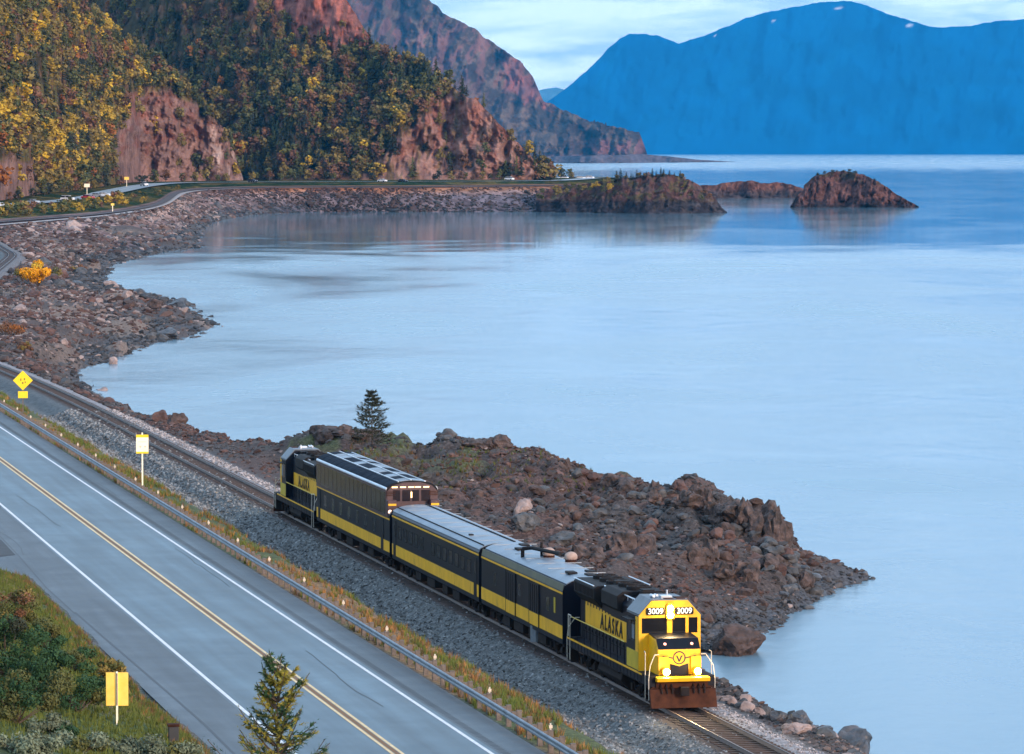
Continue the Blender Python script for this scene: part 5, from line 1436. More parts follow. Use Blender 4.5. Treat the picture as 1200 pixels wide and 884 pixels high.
# ------------------------------------------------------------------ rocks
cols_rock = {'brown': hc(.072, .048, .042), 'red': hc(.088, .053, .046), 'grey': hc(.060, .058, .060), 'pale': hc(.20, .16, .15), 'wet': hc(.05, .055, .062)}
kinds_rock = list(cols_rock)
def pick_kind(x, y, z):
    n = fbm(x / 7, y / 14, oct=3, seed=201); q = RNG.random(len(x))
    k = np.where(q < .48, 0, np.where(q < .74, 1, np.where(q < .95, 2, 3)))
    k = np.where((n > .15) & (q < .7) & (z > -2.8), 1, k)
    k = np.where((n < -.25) & (q < .65), 2, k)
    k = np.where((z < -3.9) & (q < .75), np.where(q < .4, 4, 2), k)
    k = np.where((y > 600) & (z > -3.5) & (q > .72), 3, k)
    k = np.where(y < 262, np.where(q < .38, 4, np.where(q < .68, 2, np.where(q < .84, 0, 3))), k)
    return k
def shore_samples(n, y0, y1, pw, omin=3.9):
    y = y0 + RNG.random(n) ** pw * (y1 - y0)
    s = xs(y); lo = xt(y) + omin
    x = lo + (s + .8 * np.clip(y / 300, .7, 3) - lo) * RNG.random(n) ** .85
    return x, y
parts_r = []
x, y = shore_samples(34000, 176, 432, 1.0); s = np.exp(RNG.normal(-2.05, .48, len(x))) * (1 + .15 * (y > 300)); s *= np.where((y > 255) & (x - xt(y) > 10), 1.15, .95)
keep = ~((y > 340) & (y < 400) & (x < 6) & (x - xt(y) < 22) & (RNG.random(len(x)) < .55)); parts_r.append((x[keep], y[keep], s[keep]))
x, y = shore_samples(17000, 425, 1390, 1.25, 3.4); s = np.exp(RNG.normal(-1.0, .42, len(x))) * np.clip(y / 700, .75, 1.5); parts_r.append((x, y, s))
# big stones along the crest of the point
rx, ry = [], []
for (u0, v0), (u1, v1) in zip([(640, 545), (720, 566), (800, 580), (850, 600), (900, 640), (580, 560), (860, 640)], [(720, 562), (800, 577), (880, 602), (905, 640), (960, 665), (860, 640), (960, 690)]):
    for k in range(30):
        t = random.random(); p = PG(u0 + (u1 - u0) * t + random.gauss(0, 14), v0 + (v1 - v0) * t + abs(random.gauss(0, 16)))
        rx.append(p.x); ry.append(p.y)
parts_r.append((np.array(rx), np.array(ry), np.exp(RNG.normal(-.78, .36, len(rx)))))
x = np.concatenate([p[0] for p in parts_r]); y = np.concatenate([p[1] for p in parts_r]); s = np.concatenate([p[2] for p in parts_r])
s = np.minimum(s, .75 * np.clip(y / 420, .75, 2.4))
s = np.where(y < 262, s * .8, s)
z = np.maximum(gz(x, y), WATER - .3) + s * .10
kd = pick_kind(x, y, z)
kd = np.where((kd == 3) & (y < 430) & (y > 262) & (s > .28), 0, kd)
px = s / y * FPX
vis = (np.abs(x / y * FPX) < 660)
order = np.argsort(-(px * vis))
big = set(order[:285].tolist())
sel = np.array([i for i in range(len(x)) if i not in big])
cc = np.stack([cols_rock[k] for k in kinds_rock])[kd[sel]] * RNG.uniform(.45, 1.5, (len(sel), 1))
rub = scatter_join('shore_rubble', rock_protos, np.stack([x, y, z], 1)[sel], np.stack([RNG.uniform(-.5, .5, len(sel)), RNG.uniform(-.5, .5, len(sel)), RNG.uniform(0, 6.28, len(sel))], 1),
                   s[sel, None] * RNG.uniform(.7, 1.35, (len(sel), 3)) * hc(1.1, .9, .75), RNG.integers(0, 12, len(sel)), [M_rock_attr], cc)
setp(rub, 'brown and grey broken rock strewn over the shore', 'rubble', kind='stuff')
def big_rock_mesh(seed, sub=3, sharp=.32, flat=.7, cuts=9):
    bm = bmesh.new(); bmesh.ops.create_icosphere(bm, subdivisions=sub, radius=1.0); rnd = random.Random(seed)
    planes = [(Vector((rnd.gauss(0, 1), rnd.gauss(0, 1), rnd.gauss(0, .8))).normalized(), rnd.uniform(.55, .9)) for _ in range(cuts)]
    off = Vector((seed * 3.7, seed * 1.3, 0))
    for v in bm.verts:
        c = v.co.copy()
        for nrm, d in planes:
            e = c.dot(nrm) - d
            if e > 0: c -= nrm * e * .92
        c += v.co * (mnoise.fractal(v.co * 1.6 + off, 1.0, 2.0, 4) * sharp * .6)
        c.z *= flat; v.co = c
    me = bpy.data.meshes.new('boulder'); bm.to_mesh(me); bm.free(); return me
bmesh_by = {}
for ki, kn in enumerate(kinds_rock):
    for q in range(3):
        me = big_rock_mesh(ki * 10 + q, 2); me.materials.append(M_rock[kn]); bmesh_by[(kn, q)] = me
ADJ = {'brown': 'brown', 'red': 'reddish', 'grey': 'grey', 'pale': 'pale pinkish', 'wet': 'dark wet'}
def place_of(x, y):
    u = 600 + x / y * FPX
    if y < 215: return 'on the embankment at the bottom edge, right of the bare rails'
    if y < 262: return 'on the embankment slope beside the leading locomotive'
    if y < 430:
        sd = float(xs(y)) - x
        if sd < 2.5 and y < 312: return 'at the near water edge of the rocky point'
        if u > 900: return 'near the seaward tip of the rocky point'
        if u > 780: return 'on the rocky point above the leading locomotive' if sd > 5 else 'on the outer crest of the rocky point near its tip'
        if u > 660: return 'on the rocky point behind the baggage car' if sd > 6 else 'on the crest of the rocky point beyond the baggage car'
        if u > 520: return 'on the rocky point behind the low coach' if sd > 6 else 'on the skyline crest beyond the low coach'
        if u > 330: return 'on the flat of the rocky point behind the dome car'
        return 'on the narrow shore left of the rear locomotive'
    if y < 620: return 'on the stony beach beside the rails at left'
    if y < 900: return 'on the small point at the left of the bay'
    return 'on the shore of the bay below the curving track'
for i in big:
    kn = kinds_rock[kd[i]]
    o = link('boulder', bmesh_by[(kn, random.randrange(3))], None, (x[i], y[i], z[i] + s[i] * .1), (random.uniform(-.4, .4), random.uniform(-.4, .4), random.uniform(0, 6.28)), tuple(s[i] * random.uniform(.8, 1.25) for _ in range(3)))
    pl_ = place_of(float(x[i]), float(y[i])); sz_ = 'large ' if px[i] > 19 else ''
    setp(o, sz_ + ADJ[kn] + ' boulder ' + pl_, 'boulder', sz_ + ADJ[kn] + ' boulders ' + pl_)
NAMED = [  # u, v of its foot, width px, height px, kind, label, cuts
    (893, 640, 46, 48, 'red', 'tall rounded red rock outcrop at the seaward end of the rocky point'),
    (868, 622, 44, 34, 'brown', 'brown outcrop just left of the tall red rock outcrop'),
    (840, 618, 36, 30, 'red', 'red outcrop second to the left of the tall rock outcrop'),
    (812, 600, 34, 28, 'brown', 'dark brown crest rock where the point rises to its end'),
    (766, 588, 30, 22, 'brown', 'knobbly rock on the crest in the middle of the point'),
    (795, 584, 22, 14, 'red', 'small upright rock on the crest right of the knobbly rock'),
    (722, 578, 38, 22, 'brown', 'low brown crest rock above the silver coach roof'),
    (665, 556, 26, 18, 'brown', 'dark crest rock standing on the skyline left of the low brown one'),
    (572, 528, 44, 16, 'brown', 'reddish brown ledge on the skyline right of the small spruce'),
    (386, 519, 50, 22, 'red', 'rounded rust red rock mound behind the rear locomotive'),
    (418, 519, 46, 13, 'brown', 'low brown rock hump at the foot of the lone spruce'),
    (186, 496, 18, 14, 'red', 'reddish rock at the water edge beyond the cream sign'),
    (207, 500, 22, 14, 'brown', 'brown rock right of the reddish rock beyond the cream sign'),
    (612, 606, 20, 18, 'pale', 'pale pink rock in the rubble above the silver coach roof'),
    (616, 626, 28, 16, 'grey', 'blue grey boulder directly below the pale pink rock'),
    (660, 640, 30, 14, 'grey', 'flat grey slab in the rubble behind the coach'),
    (690, 660, 42, 24, 'brown', 'broad brown boulder behind the baggage car roof'),
    (742, 650, 46, 30, 'red', 'broad reddish rock face in the middle of the point'),
    (862, 690, 40, 26, 'brown', 'brown boulder on the lower flank of the point'),
    (905, 672, 34, 24, 'red', 'red boulder below the tall red rock outcrop'),
    (812, 668, 44, 32, 'brown', 'craggy brown rock mass left of centre on the lower flank'),
    (940, 688, 30, 20, 'red', 'reddish boulder among dark stones near the tip of the point'),
    (1010, 678, 18, 9, 'wet', 'lone dark rock in the water off the tip of the point'),
    (862, 768, 62, 32, 'brown', 'wedge shaped dark rock in the water beside the locomotive cab'),
    (1000, 886, 42, 34, 'wet', 'large angular dark boulder at the bottom right shore'),
    (936, 856, 26, 17, 'wet', 'dark boulder topmost on the embankment right of the rails'),
    (912, 846, 17, 11, 'wet', 'small dark boulder second from the locomotive on the embankment'),
    (934, 866, 28, 12, 'pale', 'pale pink slab under the dark embankment boulder'),
    (852, 830, 24, 17, 'pale', 'pink boulder just right of the snow plow'),
    (870, 836, 16, 9, 'pale', 'lilac stone right of the pink boulder by the snow plow'),
    (208, 362, 18, 10, 'wet', 'dark brown outcrop on the small point at left'),
    (182, 364, 18, 12, 'brown', 'rusty outcrop on the crest of the small point at left'),
    (132, 428, 12, 8, 'pale', 'pinkish stone at the water edge below the small point'),
    (195, 398, 26, 12, 'wet', 'dark rock standing in the shallows under the small point'),
    (160, 490, 0, 0, 'brown', ''),
]
for i, (u, v, w, h, kn, lab) in enumerate(NAMED):
    if not w: continue
    p = PG(u, v - h * .12) if v < 700 or u > 900 else PZ(u, v, WATER if u == 862 else -1.0)
    if (u, v) in ((862, 768), (1010, 678)): p = PZ(u, v, WATER)
    if (u, v) == (1000, 886): p = PZ(u, v, WATER)
    m = p.y / FPX
    if w >= 24 and v < 700 and kn in ('brown', 'red'):
        rr_ = random.Random(500 + i); bmj = bmesh.new()                      # an outcrop: several angular masses grown together
        for q in range(7):
            tmp = big_rock_mesh(300 + i * 9 + q, 3, .5, 1.0, 17); mt = Matrix.Translation((rr_.uniform(-.75, .75), rr_.uniform(-.5, .5), rr_.uniform(-.25, .12) - .1 * q / 2)) @ Matrix.Rotation(rr_.uniform(0, 6), 4, 'Z') @ Matrix.Diagonal((rr_.uniform(.35, .75), rr_.uniform(.35, .7), rr_.uniform(.4, .85), 1)); tmp.transform(mt); bmj.from_mesh(tmp)
        me = bpy.data.meshes.new('outcrop'); bmj.to_mesh(me); bmj.free(); me.materials.append(M_outcrop)
    else:
        me = big_rock_mesh(60 + i, 4 if w > 20 else 3, .34, 1.0, 11); me.materials.append(M_rock[kn])
    o = link('rock_outcrop' if w > 30 else 'boulder', me, None, (p.x, p.y + w * m * .25, p.z + h * m * .30), (0, 0, i * 1.3), (w * m * .62, w * m * .62, h * m * .78))
    if u == 862: o.rotation_euler = (0, 0, 0)
    setp(o, lab, 'rock')
# riprap of the far bank
nf = 6500
ri = RNG.random(nf) * 44; ci = RNG.random(nf) ** 1.25 * (LN[0].shape[0] - 60)
r0, c0 = ri.astype(int), ci.astype(int)
fp = G[r0, c0] + (G[r0 + 1, c0] - G[r0, c0]) * (ri - r0)[:, None] + (G[r0, c0 + 1] - G[r0, c0]) * (ci - c0)[:, None]
fs_ = np.exp(RNG.normal(-.35, .4, nf)) * (1.0 + .2 * (ri < 12))
kf = np.where(RNG.random(nf) < .5, 0, np.where(RNG.random(nf) < .4, 3, 2)); kf = np.where((ri < 10) & (RNG.random(nf) < .7), 4, kf)
kf = np.where((c0 > 150) & (ri > 32), 1, kf); kf = np.where((c0 > 150) & (kf == 3), 4, kf)
fc_ = np.stack([cols_rock[k] for k in kinds_rock])[kf] * RNG.uniform(.5, 1.3, (nf, 1))
o = scatter_join('far_riprap', rock_protos, fp + np.array([0, 0, .1]), np.stack([RNG.uniform(-.5, .5, nf)] * 2 + [RNG.uniform(0, 6.28, nf)], 1), fs_[:, None] * RNG.uniform(.7, 1.3, (nf, 3)) * hc(1.1, .9, .75), RNG.integers(0, 12, nf), [M_rock_attr], fc_ * np.where(c0 > 165, .85, 1.45)[:, None])
setp(o, 'pale and brown riprap stones on the far curving bank', 'rubble', kind='stuff')

# ------------------------------------------------------------------ trees
def far_spruce(seed):
    rnd = random.Random(seed); mb = MB(); H = 1.0
    mb.cyl((0, 0, 0), (0, 0, .95), .016, 4, .004, m=1)
    for t in range(13):
        z = .10 + .86 * (t / 13) ** .95; rr = .25 * (1 - z) ** .8 + .012
        n = 6 if t < 8 else 5
        for k in range(n):
            if rnd.random() < .10: continue
            a = 2 * math.pi * (k + rnd.random() * .7) / n; r = rr * rnd.uniform(.6, 1.25); w = .42 + rnd.random() * .25
            c = Vector((math.cos(a), math.sin(a), 0)); d = Vector((-c.y, c.x, 0))
            tip = c * r + Vector((0, 0, z - .05 * rnd.uniform(.4, 1.3)))
            mb.add([(0, 0, z + .045), c * r * .55 + d * r * w * .6 + Vector((0, 0, z - .01)), tip, c * r * .55 - d * r * w * .6 + Vector((0, 0, z - .012))], [(0, 1, 2), (0, 2, 3)], 0)
    return mb
def far_leafy(seed, wide=.30, n=175):
    rnd = random.Random(seed); mb = MB()
    mb.cyl((0, 0, 0), (0, 0, .6), .018, 4, .008, m=1)
    lumps = [(Vector((rnd.uniform(-.5, .5) * wide, rnd.uniform(-.5, .5) * wide, rnd.uniform(.30, .86))), rnd.uniform(.13, .20)) for _ in range(8)] + [(Vector((0, 0, .9)), .09)]
    for c, r in lumps[:5]: mb.cyl((0, 0, .2), c, .010, 3, .004, m=1, cap=False)
    for k in range(n):
        c, r = rnd.choice(lumps); d = Vector((rnd.gauss(0, 1), rnd.gauss(0, 1), rnd.gauss(0, 1))).normalized()
        p = c + d * r * rnd.uniform(.55, 1.1); nrm = (d + Vector((rnd.gauss(0, .5), rnd.gauss(0, .5), rnd.gauss(0, .5)))).normalized()
        a = nrm.orthogonal().normalized(); b_ = nrm.cross(a); s_ = rnd.uniform(.036, .072); a, b_ = a * s_, b_ * s_ * rnd.uniform(.6, 1.2)
        mb.add([p - a - b_, p + a - b_ * .6, p + a * .7 + b_, p - a * .8 + b_ * .9], [(0, 1, 2, 3)], 0)
    return mb
SP = [far_spruce(k) for k in range(5)]; LF = [far_leafy(40 + k, (.34, .46, .56, .42, .36)[k]) for k in range(5)]
leafcols = ['dark', 'green', 'olive', 'yellow', 'gold', 'orange', 'rust']
tree_me = {}
for k in range(5):
    for c in leafcols:
        if c == 'dark' or c == 'green': tree_me[('s', k, c)] = SP[k].mesh('spruce', [L[c], M_bark])
        tree_me[('l', k, c)] = LF[k].mesh('leafy', [L[c], M_bark])
SPa = [mesh_arrays(tree_me[('s', k, 'dark')]) for k in range(5)]; LFa = [mesh_arrays(tree_me[('l', k, 'olive')]) for k in range(5)]
def sample_hill(h, n, accept, seed):
    r = np.random.default_rng(seed); nr, nc = h.X.shape
    i = r.random(n) * (nr - 1.001); j = r.random(n) * (nc - 1.001); a, b = i.astype(int), j.astype(int); fi, fj = i - a, j - b
    def s(A): return (A[a, b] * (1 - fi) * (1 - fj) + A[a + 1, b] * fi * (1 - fj) + A[a, b + 1] * (1 - fi) * fj + A[a + 1, b + 1] * fi * fj)
    X, Y, Z, U, V = s(h.X), s(h.Y), s(h.Z), s(h.U), s(h.V)
    k = (r.random(n) < accept(U, V)) & (V > -45)
    return X[k], Y[k], Z[k], U[k], V[k]
def rock_B(U, V): return np.maximum(poly_mask(U, V, B_CLIFF, seed=2), poly_mask(U, V, B_TOP, seed=3))
def rock_A(U, V): return np.maximum(poly_mask(U, V, A_BLUFF, seed=12, rag=6), poly_mask(U, V, A_BLUFF0, seed=13, rag=5))
def choose(U, V, probs):
    "probs: function -> dict name: weight array"
    W = probs(U, V); names = list(W); M = np.stack([np.maximum(np.broadcast_to(W[n], U.shape), 0) for n in names], 1); M = M / M.sum(1, keepdims=True)
    q = RNG.random(len(U))[:, None]; return np.array(names)[(q > np.cumsum(M, 1)).sum(1).clip(0, len(names) - 1)]
def probB(U, V):
    n = fbm(U / 28, V / 20, oct=3, seed=301); low = smooth(110, 180, V); edge = smooth(420, 500, U)
    return {'s_dark': .30 + n * .8 + .1 * low, 's_green': .20 + n * .3, 'l_green': .22, 'l_olive': .30 - n * .5 + .12 * edge, 'l_rust': .24 - n * .4 + .15 * edge * low, 'l_gold': .035 - n * .08, 'l_orange': .015, 'l_yellow': .012}
def probA(U, V):
    n = fbm(U / 22, V / 18, oct=3, seed=303); lo = smooth(60, 130, V) * (1 - smooth(90, 150, U) * .7)
    return {'s_dark': .07 + n * .4, 's_green': .13 + n * .2, 'l_green': .30, 'l_olive': .44 - n * .3, 'l_gold': .15 - n * .6 + .10 * lo, 'l_yellow': .02 + .13 * lo - n * .3, 'l_rust': .14, 'l_orange': .03}
forest = []
for h, n, acc, pr, tag_, seed, hm in ((hillB, 5200, lambda U, V: np.where(U < 250, .55, .62) * (1 - rock_B(U, V) * .96), probB, 'B', 5, (7.5, 12.5)),
                                  (hillA, 3300, lambda U, V: .62 * (1 - rock_A(U, V) * .97), probA, 'A', 6, (7.5, 12.0))):
    X, Y, Z, U, V = sample_hill(h, n, acc, seed)
    kd_ = choose(U, V, pr); H = RNG.uniform(*hm, len(X)) * np.where(np.char.startswith(kd_, 's'), 1.15, .9) * np.where(V < 70, .8, 1.0)
    for t in zip(X, Y, Z, U, V, H, kd_): forest.append(t + (tag_,))
print('forest', len(forest))
forest.sort(key=lambda t: -(t[5] / t[1]) * (1 if (-5 < t[3] < 1200 and t[4] > 5) else .2))
LAB = {'s_dark': 'dark spruce', 's_green': 'green spruce', 'l_green': 'green-leaved tree', 'l_olive': 'olive-leaved tree', 'l_rust': 'russet-leaved tree', 'l_gold': 'golden-leaved tree', 'l_orange': 'orange-leaved tree', 'l_yellow': 'bright yellow tree'}
WH = {'A': ['high on the wooded headland at the left edge', 'halfway up the wooded headland at the left edge', 'low on the wooded headland above the line of cars'],
      'B': ['high on the big forested hill under the red summit', 'halfway up the big forested hill', 'at the foot of the big forested hill right of the striped bluff'],
      'R': ['on the right shoulder of the big hill near the ridge', 'on the slope left of the pink cliff']}
nind = {'s': 0, 'l': 0}; rest = {'s': [], 'l': []}
for X, Y, Z, U, V, H, kd_, tg in forest:
    f, c = str(kd_).split('_')
    if nind[f] < 295 and V > 0 and U > -5:
        nind[f] += 1
        o = link('spruce_tree' if f == 's' else 'broadleaf_tree', tree_me[(f, random.randrange(5), c)], None, (X, Y, Z - .4), (0, 0, random.uniform(0, 6.28)), (H * random.uniform(1.1, 1.5),) * 2 + (H,))
        wh = WH[tg][(V > 60) + (V > 130) * 1] if tg == 'B' and U < 430 else (WH['R'][int(V > 130)] if tg == 'B' else WH['A'][int(V > 60) + int(V > 130)])
        setp(o, LAB[str(kd_)] + ' ' + wh, 'tree', LAB[str(kd_)] + 's ' + wh)
    else: rest[f].append((X, Y, Z - .4, H, leafcols.index(c)))
for f, nm, pa, lab in (('s', 'spruce_forest', SPa, 'dense spruce forest covering the hillsides'), ('l', 'autumn_woodland', LFa, 'autumn coloured broadleaf woodland covering the hillsides')):
    A = np.array(rest[f]); n = len(A); S = np.stack([A[:, 3] * RNG.uniform(.95, 1.35, n)] * 2 + [A[:, 3]], 1)
    o = scatter_join(nm, pa, A[:, :3], np.stack([np.zeros(n), np.zeros(n), RNG.uniform(0, 6.28, n)], 1), S, RNG.integers(0, 5, n), [L[c] for c in leafcols] + [M_bark], None, midx_of=A[:, 4].astype(int))
    setp(o, lab, 'forest', kind='stuff')
def tree_px(u, v, h, D, hpx, f, c, name, lab, group=None, wide=1.0):
    "one tree whose foot is seen at (u, v) at distance D"
    p = PD(u, v, D); H = hpx * D / FPX
    o = link(name, tree_me[(f, random.randrange(5), c)], None, (p.x, p.y, p.z - .3), (0, 0, random.uniform(0, 6.28)), (H * wide, H * wide, H)); setp(o, lab, 'tree' if 'shrub' not in name else 'shrub', group); return o
for u, v, hp, c, f, lab in ((541, 110, 24, 'dark', 's', 'tallest dark spruce on the skyline of the ridge above the pink cliff'), (533, 108, 15, 'dark', 's', 'shorter spruce just left of the tallest skyline spruce'),
                            (547, 113, 15, 'dark', 's', 'shorter spruce just right of the tallest skyline spruce'), (507, 98, 13, 'dark', 's', 'dark spruce on the ridge left of the yellow skyline tree'),
                            (514, 101, 11, 'dark', 's', 'small spruce next to the yellow skyline tree'), (522, 112, 17, 'yellow', 'l', 'yellow tree on the ridge skyline above the pink cliff'), (527, 114, 13, 'yellow', 'l', 'smaller yellow tree at the right foot of the skyline one'),
                            (455, 76, 12, 'gold', 'l', 'golden tree on the ridge at the foot of the red summit'), (557, 124, 10, 'orange', 'l', 'orange bush-like tree at the top edge of the pink cliff')):
    tree_px(u, v, 0, float(np.interp(u, [430, 560], [2650, 2560])), hp, f, c, 'spruce_tree' if f == 's' else 'broadleaf_tree', lab, wide=1.3)
for i, (u, vb, hp) in enumerate([(723, 211, 14), (727, 210, 15), (734, 210, 10), (739, 210, 9), (742, 209, 8), (746, 209, 13), (751, 209, 9), (757, 209, 8), (764, 208, 12), (769, 208, 8), (774, 208, 13), (778, 208, 11), (785, 209, 9), (790, 209, 7), (797, 210, 10), (812, 216, 6)]):
    j_ = int(np.argmin(np.abs(hillP.U[-1] - u))); H = hp * hillP.Y[-1, j_] / FPX
    o = link('spruce_tree', tree_me[('s', random.randrange(5), 'dark')], None, (hillP.X[-1, j_], hillP.Y[-1, j_] - 1.5, hillP.Z[-1, j_] - 1.3), (0, 0, random.uniform(0, 6.28)), (H * 1.5, H * 1.5, H))
    setp(o, 'dark spruce in the row along the top of the rocky peninsula', 'tree', 'spruces on the rocky peninsula')
for i in range(46):
    u = random.uniform(632, 835); vt = np.interp(u, [632, 700, 745, 797, 835], [222, 212, 206, 206, 230]); v = random.uniform(vt + 2, vt + 14); u_ = u
    tree_px(u_, v, 0, 2112 + (240 - v) * 1.2, random.uniform(5, 9), 'l', random.choice(['green', 'rust', 'olive', 'olive', 'gold' if u < 720 else 'rust']), 'shrub', 'low autumn shrub on the rocky peninsula', 'shrubs on the rocky peninsula', 1.7)
for u, v in ((958, 207), (966, 204), (975, 203), (981, 202), (988, 202), (995, 203), (1003, 205), (1012, 208), (945, 219), (1025, 212)):
    tree_px(u, v, 0, 2345, random.uniform(3, 6), 'l', 'dark', 'shrub', 'tiny dark shrub on top of the rock island', 'shrubs on the rock island', 1.8)
# scrub between the distant railway and highway
for i in range(120):
    a = random.random() ** 1.1 * 4.2; t = random.uniform(.06, .66); k = int(a * NL); q = LN[3][k] * (1 - t) + LN[4][k] * t
    c = random.choice(['olive', 'green', 'olive', 'gold', 'green', 'rust']) if a < 3.2 else random.choice(['green', 'green', 'olive'])
    H = random.uniform(2.4, 5.2) * (1 if a < 2.6 else .55)
    if t > .45: H *= .6
    o = link('shrub', tree_me[('l', random.randrange(5), c)], None, (q[0], q[1], q[2] - .5), (0, 0, random.uniform(0, 6)), (H * 1.5, H * 1.5, H))
    wh = ['at the left edge below the silver car', 'below the row of distant cars', 'between the distant railway bend and the pale sign', 'on the green bank where the railway bends', 'far along the verge under the dark forest'][min(int(a), 4)]
    cn = {'olive': 'olive', 'green': 'green', 'gold': 'golden', 'rust': 'russet'}[c]
    setp(o, cn + ' roadside shrub ' + wh, 'shrub', cn + ' shrubs ' + wh)
for i in range(60):                                           # scrub at the foot of the hills
    k = random.randrange(30, LN[5].shape[0] - 60); q = LN[5][k]; H = random.uniform(3.5, 7.5); c = random.choice(['green', 'olive', 'rust', 'dark'])
    o = link('shrub', tree_me[('l', random.randrange(5), c)], None, (q[0], q[1] + random.uniform(-2, 5), q[2] - .5), (0, 0, random.uniform(0, 6)), (H * 1.3, H * 1.3, H))
    setp(o, 'shrub at the foot of the hills beyond the distant highway', 'shrub', 'shrubs at the foot of the hills')

# ------------------------------------------------------------------ near shrubs, spruces, grass
def leaf_cloud(mb, lumps, n, size, m=0, rnd=random, up=0.0):
    for k in range(n):
        c, r = rnd.choice(lumps); d = Vector((rnd.gauss(0, 1), rnd.gauss(0, 1), rnd.gauss(0, .8))).normalized()
        p = Vector(c) + Vector((d.x * r, d.y * r, d.z * r * .8)) * rnd.uniform(.5, 1.08)
        nrm = (d + Vector((rnd.gauss(0, .6), rnd.gauss(0, .6), rnd.gauss(0, .6) + up))).normalized()
        a = nrm.orthogonal().normalized(); a = Matrix.Rotation(rnd.uniform(0, 6.28), 3, nrm) @ a; b_ = nrm.cross(a); s_ = size * rnd.uniform(.5, 1.3)
        mb.add([p - a * s_, p - b_ * s_ * .45, p + a * s_, p + b_ * s_ * .45], [(0, 1, 2, 3)], m)
def shrub(p, w, h, mats, n, size, label, seed, group=None, weights=None):
    rnd = random.Random(seed); r = empty('shrub', p); st = MB()
    lumps = []
    for k in range(14):
        a = rnd.uniform(0, 6.28); q = rnd.random() ** .6; c = Vector((math.cos(a) * q * w * .42, math.sin(a) * q * w * .42, h * rnd.uniform(.25, .85) * (1.1 - .35 * q)))
        lumps.append((c, w * rnd.uniform(.10, .19))); st.cyl((0, 0, 0), c, .025 * w / 2, 4, .008, cap=False)
    st.build('stem', M_bark, r)
    mb = MB()
    for mi in range(len(mats)):
        sub = [l for k, l in enumerate(lumps) if k % len(mats) == mi] or lumps
        leaf_cloud(mb, sub, n // len(mats), size, mi, rnd)
    mb.build('foliage', mats, r); return setp(r, label, 'shrub', group)
p = PG(45, 336); shrub(p, 6.6, 5.2, [L['amber'], L['amber'], L['yellow']], 4200, .24, 'bright orange yellow bush on the shore below the curving track', 3)
p = PG(26, 330); shrub(p, 4.6, 2.8, [L['green'], L['olive']], 1200, .20, 'green bush left of the orange yellow bush', 4)
p = PG(64, 326); shrub(p, 3.8, 2.4, [L['olive'], L['green']], 1000, .20, 'olive bush right of the orange yellow bush', 5)
p = PG(12, 395); shrub(p, 4.4, 2.2, [L['rust'], L['orange']], 1100, .16, 'rusty brown bush on the stony shore at the left edge', 6)
p = PG(30, 412); shrub(p, 3.0, 1.3, [L['rust'], L['olive']], 900, .14, 'low russet bush below the rusty brown one', 7)
p = PG(90, 320); shrub(p, 5.5, 2.0, [L['rust'], L['rust'], L['olive']], 1200, .2, 'low brown thicket behind the orange yellow bush', 8)
NB = [(18, 738, 2.6, 2.0, ['green', 'rust', 'green', 'olive'], 'green and russet bush at the top of the grassy slope at left'), (52, 765, 2.2, 1.5, ['green', 'deep'], 'olive green bush just below the russet one'),
      (8, 800, 3.4, 2.7, ['deep', 'deep', 'dark'], 'dense dark green bush at the left edge beside the road slope'), (48, 815, 3.0, 2.2, ['deep', 'deep'], 'dark green bush in the middle of the left slope'),
      (92, 838, 2.8, 1.8, ['deep', 'green'], 'dark green bush left of the two-panel sign'), (88, 790, 2.2, 1.2, ['green', 'deep'], 'light green bush above the two-panel sign'), (128, 800, 1.5, .9, ['olive', 'green'], 'small olive bush behind the two-panel sign'),
      (20, 850, 3.0, 1.8, ['deep', 'green'], 'lowest dark green bush at the left edge'), (30, 888, 2.6, 1.0, ['sage'], 'grey green shrub in the bottom left corner'), (95, 886, 2.6, .9, ['sage', 'sage', 'green'], 'grey green shrub second from the bottom left corner'),
      (160, 890, 2.4, .8, ['sage'], 'grey green shrub third from the bottom left corner'), (60, 868, 2.0, .9, ['sage', 'deep'], 'small grey green shrub behind the bottom row'), (205, 896, 2.0, .7, ['sage', 'green'], 'grey green shrub rightmost in the bottom row')]
for i, (u, v, w, h, cs, lab) in enumerate(NB):
    shrub(PG(u, v, 60), w, h, [L[c] for c in cs], int(1500 * w), .075, lab, 20 + i)

